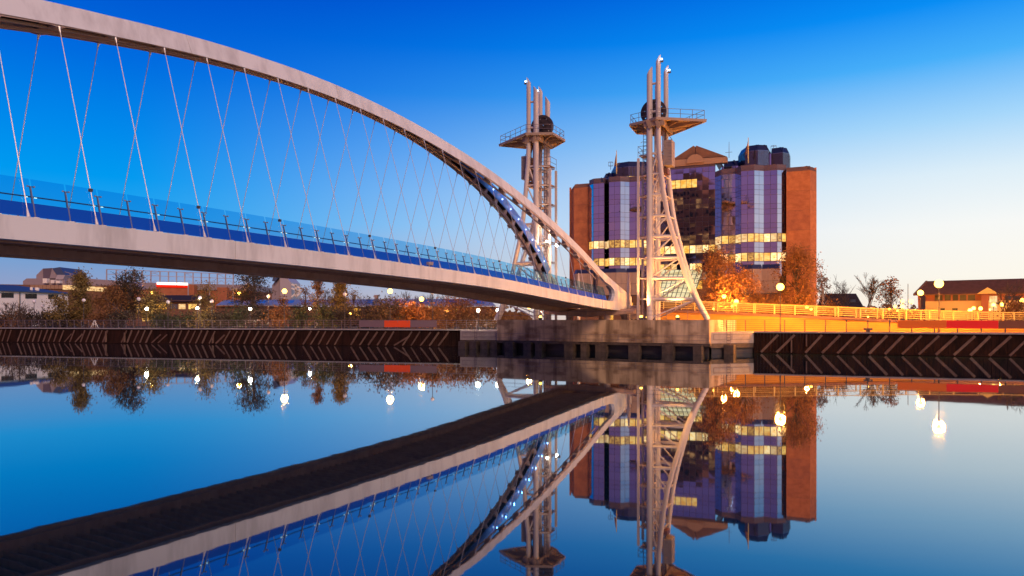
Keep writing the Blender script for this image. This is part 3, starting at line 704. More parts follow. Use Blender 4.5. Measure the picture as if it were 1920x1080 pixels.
    # beacons on two leg tips
    for (q, b0, z) in ((1.32, -.05, 31.5), (1.32, 3.5, 31.45)):
        c = Q(q, b0, z); MB().ball(c, .10, 10, 8).build('beacon', E_bluew, root); MB().box(c - Vector((0, 0, .26)), (.34, .34, .12)).box(c - Vector((0, 0, .3)) - out * .2, (.3, .1, .06), (out, UT, Vector((0, 0, 1)))).build('beacon_bracket', M_dsteel, root)
        light(tuple(c + out * .05 - UT * .35), 8, (.35, .6, 1), .04, 'beacon_light')
    return root, Q
platR = [(15.3, 75.5), (14.5, 76.6), (12.9, 78.2), (14.3, 81.6), (18.3, 82.6), (20.95, 76.4)]
platL = [(-1.64, 87.3), (1.54, 81.9), (4.70, 81.7), (6.38, 85.0), (4.99, 88.7), (1.84, 88.7)]
oR = -NT
tR, QRt = tower(14.83, 76.6, oR, 'pale steel lift tower with legs raking to the right, in front of the office block', platR, 1, 1)
tL, QLt = tower(2.79, 82.6, -oR, 'farther steel lift tower seen against open sky behind the end of the arch', platL, -1, -1)

# floodlights at the foot and on the landing of the towers
def flood(loc, aim, e, col, em, label, spot=70, r=.15):
    root = thing('floodlight', label, 'floodlight', loc); c = Vector(loc)
    d = (Vector(aim) - c).normalized(); MB().ball(c + d * .1, .17, 10, 8).build('lens', em, root)
    MB().box(c - d * .12, (.4, .3, .3)).build('housing', M_dsteel, root)
    light(tuple(c + d * .4), e, col, r, 'floodlight_light', spot=(aim, spot))
c = P(1045.5, 459, 84.5); flood(tuple(c), tuple(c + Vector((-6, 2, -4))), 900, (1, .78, .5), E_white, 'bright white floodlight fixed to the side of the farther lift tower', 150)
c = P(1026, 455, 86.0); flood(tuple(c), tuple(c + Vector((-1, 0, 12))), 500, (1, .78, .5), E_white, 'small white floodlight on the middle landing of the farther lift tower', 150)
c = QRt(-.7, -.9, 3.85); flood(tuple(c), tuple(QRt(.4, 1, 24)), 6500, (1, .46, .14), E_or, 'floodlight at the foot of the right-hand lift tower, shining up its legs', 75)
c = QRt(3.2, -.9, 3.85); flood(tuple(c), tuple(QRt(1.6, 1.5, 20)), 4200, (1, .46, .14), E_or, 'floodlight on the plinth between the straight and raking legs of the nearer tower', 85)
c = QLt(-.9, -.8, 3.85); flood(tuple(c), tuple(QLt(.4, 1, 24)), 5500, (1, .46, .14), E_or, 'floodlight at the foot of the farther lift tower, beside the bridge end', 75)
c = B(83.2, -1.6, 3.9); flood(tuple(c), tuple(B(76, .5, 7)), 900, (1, .50, .16), E_or, 'small lamp beside the bridge nose, lighting its pale end plate', 110)

# little posts with pointed tops by the bridge end
for x, y0, y1, Y, lb in ((1085, 512, 548, 91, 'slim pale tapered mast behind the glass parapet near the bridge end'), (1179, 511, 598, 84, 'slim pale tapered mast standing at the tip of the bridge nose')):
    a, b = P(x, y1, Y), P(x, y0, Y); a.z = 3.6; m = MB().tube(a, a.lerp(b, .7), .2, .2, n=10).tube(a.lerp(b, .7), b, .2, .05, n=10); tag(m.build('mast', M_tower, None, True), lb, 'mast')
# control cabinet items at plinth
rt = thing('control_cabinet', 'pale equipment cabinet with pipes between bridge nose and nearer lift tower', 'cabinet', tuple(P(1190, 598, 83)))
MB().box(P(1189, 586, 83) , (.9, .8, 1.5)).build('cabinet_body', M_clad, rt)
MB().box(P(1187, 575, 83) , (1.1, .7, .25)).build('cabinet_hood', M_cladl, rt)
MB().tube(P(1195, 598, 82), P(1195, 566, 82), .06).tube(P(1200, 598, 82), P(1200, 572, 82), .08).build('pipe', M_tower, rt)

# ------------------------------------------------------------------ railings
def railing(pts, zf, hgt, sp, bars, mp, mrail, label, group=None, pw=.05, rw=.02, lean=0., dirn=Vector((0, -1, 0)), cat='railing'):
    root = thing('railing', label, cat, (pts[0].x, pts[0].y, zf(0))); ln = 0; seg = []
    for i in range(len(pts) - 1): seg.append((pts[i + 1] - pts[i]).length)
    L_ = sum(seg); n = int(L_ / sp); pm = MB().bar((0, 0, 0), (dirn.x * lean, dirn.y * lean, hgt), pw, pw * 1.6, up=Vector((0, 1, 0))); fp = None
    def at(s):
        for i, l in enumerate(seg):
            if s <= l or i == len(seg) - 1: return pts[i].lerp(pts[i + 1], min(1, s / l))
            s -= l
    P_ = []
    for i in range(n + 1):
        k = i / n; c = at(L_ * k); loc = (c.x, c.y, zf(k)); P_.append(Vector(loc))
        if fp is None: fp = first(pm, 'railing_post', mp, root, loc)
        else: inst(fp, root, loc)
    for j in range(bars):
        h = hgt * (j + 1) / bars; m = MB(); st = 4
        r_ = rw * (1.7 if j == bars - 1 else 1); o = dirn * lean * (h / hgt)
        idx = list(range(0, n + 1, st)); idx = idx if idx[-1] == n else idx + [n]
        m.path([P_[i] + Vector((0, 0, h)) + o for i in idx], r_, 5); m.build('rail_bar', mrail, root)
    return root
def offs(fn, xa, xb, d, n=2):
    a, b = fn(xa), fn(xb); dv = (b - a).normalized(); nv = Vector((-dv.y, dv.x, 0)); nv = nv if nv.y > 0 else -nv
    return [a + nv * d, b + nv * d]
railing(offs(qL, -300, 930, .5), lambda k: ZQ + .06, 1.2, 1.42, 4, M_rail, M_rail, 'long thin grey railing along the edge of the left quay', rw=.018, lean=.15)
railing(offs(qR, 1331, 1357, .5), lambda k: ZQ + .06, 1.25, .8, 5, M_dsteel, M_dsteel, 'short dark railing section beside the right end of the plinth', lean=-.1)
railing(offs(qR, 1361, 2080, .5), lambda k: ZQ + .06, 1.25, 1.95, 6, M_dsteel, M_dsteel, 'dark railing along the right quay in front of the orange lit ramp wall', pw=.07, rw=.016)

# banners on the railings
def banner(fn, xa, xb, z0, z1, m, label):
    a, b = offs(fn, xa, xb, .38); s = MB(); e = (b - a).normalized()
    nv = Vector((e.y, -e.x, 0)); nv = nv if nv.y < 0 else -nv
    s.hexa([a + Vector((0, 0, z0)), b + Vector((0, 0, z0)), b + Vector((0, 0, z1)), a + Vector((0, 0, z1))], [p + nv * .03 for p in (a + Vector((0, 0, z0)), b + Vector((0, 0, z0)), b + Vector((0, 0, z1)), a + Vector((0, 0, z1)))])
    tag(s.build('banner', m), label, 'banner')
banner(qL, 671, 718, 2.62, 3.55, M_sgrey, 'mauve banner panel left of the orange one on the left quay railing')
banner(qL, 718.4, 767, 2.62, 3.55, M_sred, 'orange-red banner between two mauve ones on the left quay railing')
banner(qL, 767.4, 817, 2.62, 3.55, M_sgrey, 'mauve banner panel right of the orange one on the left quay railing')
banner(qR, 1684, 1775.6, 2.78, 3.55, M_sor, 'plain burnt orange banner on the right quay railing')
banner(qR, 1776, 1874, 2.78, 3.55, M_sred2, 'plain scarlet banner on the right quay railing')
banner(qR, 1874.4, 1990, 2.78, 3.55, M_sbr, 'plain brown banner at the right edge of the quay railing')
c = offs(qR, 1628, 1640, .25)[0]
bo = thing('mooring_bollard', 'squat mooring bollard on the right quay edge under the railing', 'bollard', (c.x, c.y, ZQ))
MB().tube(c + Vector((0, 0, ZQ)), c + Vector((0, 0, ZQ + .4)), .2, .26, n=12).build('bollard_post', M_dsteel, bo); MB().tube(c + Vector((-.42, .1, ZQ + .36)), c + Vector((.42, -.1, ZQ + .36)), .09, n=8).build('bollard_horn', M_dsteel, bo)

# ------------------------------------------------------------------ ramp on the right bank
ra0, ra1 = onl(1232, QR0 + Vector((0, 9, 0)), QR1 + Vector((0, 9, 0))), onl(2080, QR0 + Vector((0, 9, 0)), QR1 + Vector((0, 9, 0)))
def rz(k):
    x = lerp(1232, 2080, k); return 5.0 - 1.75 * clamp((x - 1232) / 640)
rp = thing('access_ramp', 'sloping ramp with a plain orange lit wall behind the right quay', 'ramp', (ra0.x, ra0.y, ZQ))
rdv = (ra1 - ra0).normalized(); rnv = Vector((-rdv.y, rdv.x, 0)); rnv = rnv if rnv.y > 0 else -rnv
secs = [0, .15, .3, .45, .6, .75, 1]
def rpt(k, off, z): c = ra0.lerp(ra1, k) + rnv * off; return Vector((c.x, c.y, z))
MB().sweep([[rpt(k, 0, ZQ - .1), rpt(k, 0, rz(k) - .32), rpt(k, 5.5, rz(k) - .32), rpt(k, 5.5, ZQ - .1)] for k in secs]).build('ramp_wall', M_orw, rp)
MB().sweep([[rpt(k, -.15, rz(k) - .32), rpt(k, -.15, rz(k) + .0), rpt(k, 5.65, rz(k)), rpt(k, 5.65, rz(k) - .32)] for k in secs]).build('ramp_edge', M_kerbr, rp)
railing([rpt(0, 0, 0), rpt(.5, 0, 0), rpt(1, 0, 0)], rz, 1.15, 2.2, 5, M_sodwhite, M_sodwhite, 'white railing along the near edge of the sloping ramp', pw=.10, rw=.028)
railing([rpt(0, 5.2, 0), rpt(.5, 5.2, 0), rpt(1, 5.2, 0)], rz, 1.15, 2.2, 5, M_sodwhite, M_sodwhite, 'white railing along the far edge of the sloping ramp', pw=.10, rw=.028)

# ------------------------------------------------------------------ the glass and brick office block
FR = Vector((44.1, 103, 0)); FN = Vector((.401, .917, 0)).normalized(); FE = Vector((-FN.y, FN.x, 0)); FD = FN.dot(FR)
def fp(x, d, z=0):
    r = (x - 960) / F; Y = (FD + d) / (FN.x * r + FN.y); return Vector((r * Y, Y, z))
ob = thing('office_block', 'tall office block of mirror glass bays between red brick ends, several floors lit', 'office block', tuple(fp(1300, 0, ZQ)))
ZT = 27.0; ST_ = 2.88
def wall(name, x0, d0, x1, d1, z0, z1, m, th=.3, parent=None):
    a, b = fp(x0, d0), fp(x1, d1); e = (b - a).normalized(); n_ = Vector((e.y, -e.x, 0)); n_ = n_ if n_.y > 0 else -n_
    q = [Vector((a.x, a.y, z0)), Vector((b.x, b.y, z0)), Vector((b.x, b.y, z1)), Vector((a.x, a.y, z1))]
    return MB().hexa(q, [p + n_ * th for p in q]).build(name, m, parent or ob)
spand = MB(); NPANE = [0]
def facade(x0, d0, x1, d1, nc, z1=ZT, lit={}, zbot=10.2, shift=0., capm=None):
    a, b = fp(x0, d0), fp(x1, d1); e = (b - a); w_ = e.length / nc; e.normalize(); n_ = Vector((e.y, -e.x, 0)); n_ = n_ if n_.y < 0 else -n_   # outward
    wall('backing', x0, d0, x1, d1, zbot, z1 - .1, M_frame, .25)
    # navy sloping cornice
    q = [Vector((a.x, a.y, z1 - .02)), Vector((b.x, b.y, z1 - .02))]; o = n_ * .02; ins = -n_ * .45
    MB().hexa([q[0] + o - Vector((0, 0, .75)), q[1] + o - Vector((0, 0, .75)), q[1] + ins, q[0] + ins], [q[0] - n_ * .5 - Vector((0, 0, .75)), q[1] - n_ * .5 - Vector((0, 0, .75)), q[1] + ins * 1.2, q[0] + ins * 1.2]).build('cornice', capm or M_navy, ob)
    zt = z1 - .78; fl = 0; z = 16.0 + .62 + shift   # top of the main lit window row
    k0 = int((zt - z) / ST_) + 1
    for k in range(-2, k0 + 1):
        wt = z + k * ST_
        rows = [(wt - 1.32, wt, 'w'), (wt, wt + .78, 's'), (wt + .78, wt + 1.56, 's')]
        for (za, zb, kd) in rows:
            za, zb = max(za, zbot), min(zb, zt)
            if zb - za < .2: continue
            for i in range(nc):
                g_ = .06 if (kd == 'w' and k in lit and (lit[k] is True or i in lit[k])) else .02; p0 = a + e * (i * w_ + g_); p1 = a + e * ((i + 1) * w_ - g_); tl = random.uniform(-.004, .004); tw = random.uniform(-.003, .003)
                dp = n_ * .03
                q = [Vector((p0.x, p0.y, za + g_)) + dp + n_ * (tl + tw), Vector((p1.x, p1.y, za + g_)) + dp + n_ * (tl - tw), Vector((p1.x, p1.y, zb - g_)) + dp + n_ * (-tl - tw), Vector((p0.x, p0.y, zb - g_)) + dp + n_ * (-tl + tw)]
                if kd == 'w' and k in lit and (lit[k] is True or i in lit[k]):
                    mm = random.choice([E_win, E_win, E_wina, E_winb_, E_winw, E_win]) if lit.get('amber') is None else E_win2
                    MB().add(q, [(0, 1, 2, 3)]).build('lit_window', mm, ob)
                elif kd == 'w' and NPANE[0] < 290:
                    NPANE[0] += 1; MB().add(q, [(0, 1, 2, 3)]).build('glass_pane', M_mirror, ob)
                else: spand.add(q, [(0, 1, 2, 3)])
both = {0: True, -1: True}
# left bays
facade(1104.8, 1.8, 1113, .7, 1, lit={0: [0]}); facade(1113, .7, 1133, .7, 2, lit=both); facade(1133, .7, 1137, 2.2, 1); facade(1137, 2.2, 1142, .4, 1, lit=both)
facade(1142, .4, 1163, .4, 2, lit=both); facade(1163, .4, 1180, 1.5, 2, lit=both); facade(1180, 1.5, 1204, 1.5, 2, lit=both); facade(1204, 1.5, 1212, 3.2, 1, lit=both)
# centre
facade(1212, 3.2, 1341, 3.2, 11, z1=28.7, zbot=10.0, shift=-1.1, lit={0: [0, 1, 2, 3, 4, 5, 6, 7, 8, 9, 10], -1: [1, 2, 3, 4, 7, 8], 3: [], 'x': 1})
for i in range(5):   # lit top row, left part of the centre
    a, b = fp(1256.5 + i * 10.2, 3.1), fp(1256.5 + (i + 1) * 10.2 - 1, 3.1)
    MB().add([(a.x, a.y, 24.7), (b.x, b.y, 24.7), (b.x, b.y, 26.0), (a.x, a.y, 26.0)], [(0, 1, 2, 3)]).build('lit_window', E_win, ob)
# right bays
facade(1341, 3.2, 1353, 1.6, 1, lit=both); facade(1353, 1.6, 1379, 1.6, 2, lit=both); facade(1379, 1.6, 1389.5, .1, 1, lit=both)
facade(1389.5, .1, 1414, .1, 2, lit=both); facade(1414, .1, 1432, 1.2, 2, lit=both); facade(1432, 1.2, 1457, 1.2, 2, lit=both); facade(1457, 1.2, 1474, 2.2, 2, lit=both)
spand.build('spandrel_glass', M_mirror2, ob, kind='stuff')
# brick ends
BRK = [mat('red_brick_a', (.31, .10, .04), .85, col2=(.43, .15, .06), scale=1.2, stretch=(1, 1, 2.5), bump=.1), mat('red_brick_b', (.36, .115, .04), .85, col2=(.48, .17, .06), scale=1.6, bump=.1), mat('red_brick_c', (.27, .09, .045), .85, col2=(.40, .14, .06), scale=.9, bump=.1)]
def brickend(xs, zt):
    for (x0, d0, x1, d1) in xs:
        a, b = fp(x0, d0), fp(x1, d1); nst = 8; zs = [ZQ + (zt - .7 - ZQ) * i / nst for i in range(nst + 1)]
        for i in range(nst): wall('brick_panel', x0, d0, x1, d1, zs[i] + .02, zs[i + 1] - .02, random.choice(BRK), .5)
        wall('brick_backing', x0, d0 + .06, x1, d1 + .06, ZQ, zt - .7, M_brickd, .4)
        e = (b - a).normalized(); n_ = Vector((e.y, -e.x, 0)); n_ = n_ if n_.y > 0 else -n_
        q = [Vector((a.x, a.y, zt - .7)), Vector((b.x, b.y, zt - .7)), Vector((b.x, b.y, zt)) + n_ * .5, Vector((a.x, a.y, zt)) + n_ * .5]
        MB().hexa(q, [q[0] + n_ * .5, q[1] + n_ * .5, q[2] + n_ * .6, q[3] + n_ * .6]).build('brick_coping', M_brickd, ob)
brickend([(1071, 3.6, 1076, 2.2), (1076, 2.2, 1104.4, 2.2)], 26.6); brickend([(1474.4, 1.5, 1519, 1.5), (1519, 1.5, 1531, 3.0)], 26.4)
wall('brick_return', 1531, 3.0, 1522, 14, ZQ, 26.3, M_brick); wall('brick_return', 1071, 3.6, 1074, 14, ZQ, 26.3, M_brick)
# body behind the facade
p = [fp(1076, 3.9), fp(1527, 3.9), fp(1519, 16), fp(1080, 16)]
MB().prism([(q.x, q.y, ZQ) for q in p], (0, 0, 23.6)).build('building_core', M_frame, ob)
# set-back upper storeys
def upper(xs, zt, d, lit=False, base=26.0):
    pts = [fp(x, dd_) for x, dd_ in xs]; n = len(pts)
    for i in range(n - 1):
        a, b = pts[i], pts[i + 1]; e = (b - a).normalized(); n_ = Vector((e.y, -e.x, 0)); n_ = n_ if n_.y < 0 else -n_
        q = [Vector((a.x, a.y, base)), Vector((b.x, b.y, base)), Vector((b.x, b.y, zt - .95)), Vector((a.x, a.y, zt - .95))]
        MB().hexa(q, [p - n_ * .3 for p in q]).build('upper_glass', M_mirror, ob)
        q = [Vector((a.x, a.y, zt - .93)), Vector((b.x, b.y, zt - .93)), Vector((b.x, b.y, zt)) - n_ * .5, Vector((a.x, a.y, zt)) - n_ * .5]
        MB().hexa(q, [p - n_ * .3 for p in q]).build('upper_cornice', M_navy, ob)
        if lit:
            w_ = (b - a).length; k = max(1, round(w_ / 1.2))
            for j in range(k):
                p0, p1 = a.lerp(b, (j + .08) / k) + n_ * .03, a.lerp(b, (j + .92) / k) + n_ * .03
                MB().add([(p0.x, p0.y, base + 1.0), (p1.x, p1.y, base + 1.0), (p1.x, p1.y, base + 1.62), (p0.x, p0.y, base + 1.62)], [(0, 1, 2, 3)]).build('lit_window', E_winw if j % 2 else E_win, ob)
    MB().prism([(q.x, q.y, base) for q in pts], (0, 0, zt - .98 - base)).build('upper_core', M_frame, ob)
upper([(1129, 8), (1134, 6.5), (1149, 6.5), (1151, 8)], 28.9, 6)
upper([(1146, 8), (1155, 5), (1178, 4.6), (1215, 6), (1222, 9)], 30.2, 5, True)
upper([(1352, 9), (1357, 6.5), (1384, 6.5), (1386, 9)], 29.2, 6); upper([(1384, 8), (1397, 5), (1421, 4.6), (1441, 5.6), (1445, 9)], 31.0, 5)
upper([(1441, 10), (1446, 7.6), (1468, 7.4), (1480, 8.6), (1482, 11)], 30.9, 6)
# pediment
ped = partempty('pediment', ob)
def fpz(x, y, d): q = fp(x, d); return Vector((q.x, q.y, H + (600 - y) / F * q.y))
MB().prism([fpz(1255, 313, 3.0), fpz(1363, 304, 3.0), fpz(1363, 294, 3.0), fpz(1258, 300, 3.0)], FN * 1.2).build('cornice_band', M_stone2, ped)
MB().prism([fpz(1260, 299.5, 3.3), fpz(1302, 296.7, 3.3), fpz(1302, 274, 3.3), fpz(1300.5, 273, 3.3)], FN * 1).build('gable_half', M_stone, ped)
MB().prism([fpz(1304.6, 296.5, 3.3), fpz(1363, 293.5, 3.3), fpz(1306, 273, 3.3), fpz(1304.6, 274, 3.3)], FN * 1).build('gable_half', M_stone, ped)
MB().prism([fpz(1302, 297, 3.5), fpz(1304.6, 297, 3.5), fpz(1304.6, 275, 3.5), fpz(1302, 275, 3.5)], FN * .6).build('key_slot', M_stone2, ped)
cc = fpz(1303, 306, 2.75); cc.z = fpz(1303, 305, 2.75).z
MB().prism([cc + FE * math.cos(a) * 1.35 + Vector((0, 0, math.sin(a) * 1.35)) for a in [math.pi * i / 14 for i in range(15)]], FN * .5).build('lunette', M_stone2, ped)
# podium: canopy cornice and stone panels under the lit floors
def podium(x0, d0, x1, d1, z0=7.6, zt=11.2, n=2):
    a, b = fp(x0, d0), fp(x1, d1); e = (b - a).normalized(); n_ = Vector((e.y, -e.x, 0)); n_ = n_ if n_.y < 0 else -n_
    wall('podium_backing', x0, d0, x1, d1, z0, zt, M_frame)
    q = [Vector((a.x, a.y, zt)), Vector((b.x, b.y, zt)), Vector((b.x, b.y, zt + .65)) - n_ * .3, Vector((a.x, a.y, zt + .65)) - n_ * .3]
    MB().hexa(q, [p - n_ * .3 for p in q]).build('podium_cornice', M_navy, ob)
    for i in range(n):
        for (za, zb) in ((z0, z0 + 1.75), (z0 + 1.8, zt - .04)):
            p0, p1 = a.lerp(b, (i + .02) / n) + n_ * .05, a.lerp(b, (i + .98) / n) + n_ * .05
            q = [Vector((p0.x, p0.y, za)), Vector((p1.x, p1.y, za)), Vector((p1.x, p1.y, zb)), Vector((p0.x, p0.y, zb))]
            MB().hexa(q, [p - n_ * .04 for p in q]).build('stone_panel', M_soffit, ob)
for (x0, d0, x1, d1, n) in ((1076, -.4, 1081, -1.2, 1), (1081, -1.2, 1112, -1.2, 3), (1114, 0, 1122, -1.6, 1), (1122, -1.6, 1155, -1.6, 3), (1155, -1.6, 1174, -.8, 2), (1174, -.8, 1196, -.8, 2), (1389, -1.2, 1411, -1.2, 2), (1411, -1.4, 1429, -.6, 2), (1429, -.6, 1462, -.6, 3)):
    podium(x0, d0, x1, d1, n=n)
wall('ground_floor', 1076, 1.0, 1200, 1.0, ZQ, 7.5, M_brickd); wall('ground_floor', 1340, 1.2, 1474, 1.2, ZQ, 7.5, M_brickd)
wall('ground_floor', 1200, 2.6, 1340, 2.6, ZQ, 10.0, M_brickd)
for (x0, x1) in ((1171, 1176), (1182, 1187), (1142, 1150), (1360, 1366), (1380, 1388)):
    a, b = fp(x0, .9), fp(x1, .9); MB().add([(a.x, a.y, 3.6), (b.x, b.y, 3.6), (b.x, b.y, 6.4), (a.x, a.y, 6.4)], [(0, 1, 2, 3)]).build('lit_window', E_win2, ob)
for x in (1262, 1272, 1296, 1306, 1313):
    a, b = fp(x - 5, 2.5), fp(x + 3.6, 2.5); MB().add([(a.x, a.y, 8.5), (b.x, b.y, 8.5), (b.x, b.y, 9.8), (a.x, a.y, 9.8)], [(0, 1, 2, 3)]).build('lit_window', E_win2, ob)
# sloping lit glass atrium roof
at = thing('glass_atrium', 'sloping glass roof glowing pale yellow behind the raking tower legs', 'atrium', tuple(fp(1265, -3, ZQ)))
at_a, at_b, at_c, at_d = fpz(1224, 566, -6), fpz(1296, 568, -6), fpz(1318, 506, 1.5), fpz(1240, 506, 1.5)
nc, nr = 9, 7
for i in range(nc):
    for j in range(nr):
        def bp_(u, v): return at_a.lerp(at_b, u).lerp(at_d.lerp(at_c, u), v)
        g_ = .04; q = [bp_((i + g_) / nc, (j + g_) / nr), bp_((i + 1 - g_) / nc, (j + g_) / nr), bp_((i + 1 - g_) / nc, (j + 1 - g_) / nr), bp_((i + g_) / nc, (j + 1 - g_) / nr)]
        MB().add(q, [(0, 1, 2, 3)]).build('roof_pane', E_atr, at)
s = MB()
for i in range(nc + 1): s.bar(at_a.lerp(at_b, i / nc), at_d.lerp(at_c, i / nc), .09, .12)
for j in range(nr + 1): s.bar(at_a.lerp(at_d, j / nr), at_b.lerp(at_c, j / nr), .05, .08)
s.build('glazing_bars', M_dsteel, at)
bw_ = Vector((0, 0, ZQ)); MB().hexa([(at_a.x, at_a.y, ZQ), (at_b.x, at_b.y, ZQ), (at_b.x, at_b.y, at_b.z - .05), (at_a.x, at_a.y, at_a.z - .05)], [(at_a.x, at_a.y + .3, ZQ), (at_b.x, at_b.y + .3, ZQ), (at_b.x, at_b.y + .3, at_b.z - .05), (at_a.x, at_a.y + .3, at_a.z - .05)]).build('atrium_base_wall', M_stone, at)
# flagpoles and masts on the roof
def flagpole(x, y0, y1, d, lb):
    a, b = fpz(x, y0, d), fpz(x, y1, d); rt = thing('flagpole', lb, 'flagpole', tuple(a)); MB().tube(a, b, .09, .05, n=6).build('pole', M_sodwhite, rt)
    MB().prism([b - Vector((0, 0, .3)), b - Vector((0, 0, 2.4)), b - Vector((.42, -.1, 2.7)), b - Vector((.2, 0, 1.2))], (.05, .08, 0)).build('flag', M_rust, rt)
flagpole(1156, 326, 282, 3.5, 'flagpole with furled flag on the left part of the office block roof'); flagpole(1403, 306, 258, 3.0, 'flagpole with furled flag on the right part of the office block roof')
for (x, y0, y1, d, lb, w_) in ((1367, 296, 266, 8, 'thin antenna with a small crossbar on the office roof', 2), (1450.5, 304, 273, 8, 'ringed antenna mast between the upper storeys at right', 4), (1145, 318, 304, 8, 'ringed antenna mast on the left upper storey', 3.5)):
    a, b = fpz(x, y0, d), fpz(x, y1, d); rt = thing('antenna', lb, 'antenna', tuple(a)); MB().tube(a, b, .05, .03, n=5).build('mast', M_rail, rt)
    s = MB(); e = FE * w_ * .085 * 1.1
    if w_ == 2: c = a.lerp(b, .35); s.bar(c - FE * .5, c + FE * .6, .05, .05)
    else:
        for k in (.5, .98):
            c = a.lerp(b, k); s.path([c + FE * math.cos(q) * .4 + FN * math.sin(q) * .4 for q in [2 * math.pi * i / 10 for i in range(11)]], .03, 4)
        for sgn in (-1, 1): s.bar(a.lerp(b, .5) + FE * .4 * sgn, a.lerp(b, .98) + FE * .4 * sgn, .04, .04)
    s.build('crossbar', M_rail, rt)

# ------------------------------------------------------------------ generic houses
def quadwall(a, b, z0, z1, m, name, parent, th=.3):
    e = (b - a).normalized(); n_ = Vector((e.y, -e.x, 0)); n_ = n_ if n_.y > 0 else -n_
    q = [Vector((a.x, a.y, z0)), Vector((b.x, b.y, z0)), Vector((b.x, b.y, z1)), Vector((a.x, a.y, z1))]
    return MB().hexa(q, [p + n_ * th for p in q]).build(name, m, parent)
def winpx(x0, x1, y0, y1, a, b, m, parent, name='window', n=1, push=.08):   # windows placed on the wall line a-b
    for i in range(n):
        p0, p1 = onl(lerp(x0, x1, (i + .04) / n), a, b), onl(lerp(x0, x1, (i + .96) / n), a, b)
        e = (b - a).normalized(); n_ = Vector((e.y, -e.x, 0)); n_ = n_ if n_.y < 0 else -n_
        z1 = H + (600 - y0) / F * p0.y; z0 = H + (600 - y1) / F * p0.y; o = n_ * push
        MB().hexa([Vector((p0.x, p0.y, z0)) + o, Vector((p1.x, p1.y, z0)) + o, Vector((p1.x, p1.y, z1)) + o, Vector((p0.x, p0.y, z1)) + o], [Vector((p0.x, p0.y, z0)), Vector((p1.x, p1.y, z0)), Vector((p1.x, p1.y, z1)), Vector((p0.x, p0.y, z1))]).build(name, m, parent)

# right bank house
ha, hb = P(1735, 600, 118), P(2090, 600, 104); ha.z = hb.z = 0
hs = thing('terraced_house', 'long two storey cream and brick house with tiled roof at the right edge', 'house', (ha.x, ha.y, ZQ))
hd = (hb - ha).normalized(); hn = Vector((-hd.y, hd.x, 0)); hn = hn if hn.y > 0 else -hn
quadwall(ha, hb, ZQ, 6.7, M_yell, 'wall', hs); quadwall(ha + hn * .02, hb + hn * .02, 6.7, 7.9, M_brick, 'upper_wall', hs)
for (x0, x1) in ((1752, 1768), (1771, 1783), (1786, 1797), (1799, 1812), (1814, 1829)): winpx(x0, x1, 553, 563.5, ha, hb, M_win, hs, 'window')
for (x0, x1) in ((1884, 1896), (1898, 1912)): winpx(x0, x1, 555, 563, ha, hb, M_winb, hs, 'window')
winpx(1763, 1772, 578, 583, ha, hb, M_win, hs); winpx(1785, 1796, 578, 584, ha, hb, M_win, hs); winpx(1855, 1870, 555, 582, ha, hb, E_winw, hs, 'lit_window', 3)
e0, e1 = ha - hd * 1.6 - hn * .5, hb; r0, r1 = ha - hd * .2 + hn * 4.2, hb + hn * 4.2
MB().hexa([Vector((e0.x, e0.y, 7.75)), Vector((e1.x, e1.y, 7.75)), Vector((r1.x, r1.y, 10.1)), Vector((r0.x, r0.y, 10.1))], [Vector((e0.x, e0.y, 7.9)), Vector((e1.x, e1.y, 7.9)), Vector((r1.x, r1.y, 10.25)), Vector((r0.x, r0.y, 10.25))]).build('roof', M_rooft, hs)
ga = e0 + hn * 9
MB().prism([Vector((e0.x + .8, e0.y, ZQ)), Vector((ga.x, ga.y, ZQ)), Vector((ga.x, ga.y, 7.8)), Vector((r0.x, r0.y, 10.05)), Vector((e0.x + .8, e0.y + .3, 7.8))], hd * .3).build('gable_wall', M_brick, hs)
MB().bar(Vector((e0.x, e0.y, 7.8)), Vector((r0.x, r0.y, 10.2)), .25, .3).bar(Vector((e0.x, e0.y, 7.75)), Vector((e1.x, e1.y, 7.75)), .2, .16).build('bargeboard', M_stone, hs)
pc = onl(1852, ha, hb) - hn * .9; px0, px1 = onl(1832, ha, hb) - hn * .9, onl(1873, ha, hb) - hn * .9
MB().prism([Vector((px0.x, px0.y, 7.75)), Vector((px1.x, px1.y, 7.75)), Vector((pc.x, pc.y, 8.75))], hn * .9).build('porch_gable', M_sodwhite, hs)
quadwall(onl(1840, ha, hb) - hn * .7, onl(1853, ha, hb) - hn * .7, ZQ, 7.7, M_brick, 'porch_wall', hs, .6)
# dark roofed shed
sa, sb = P(1538, 600, 140), P(1618, 600, 140); sh = thing('garden_shed', 'low building with a dark slate roof right of the office block', 'shed', (sa.x, sa.y, ZQ)); sa.z = sb.z = 0
quadwall(sa, sb, ZQ, 6.2, M_brickd, 'wall', sh); MB().hexa([P(1532, 576, 139), P(1619, 576, 139), P(1605, 551, 144), P(1541, 551, 144)], [P(1532, 575, 139.3), P(1619, 575, 139.3), P(1605, 550.4, 144.3), P(1541, 550.4, 144.3)]).build('roof', M_roofd, sh)
MB().box(P(1598, 564, 141), (1.2, .3, .6)).build('roof_window', M_winb, sh)

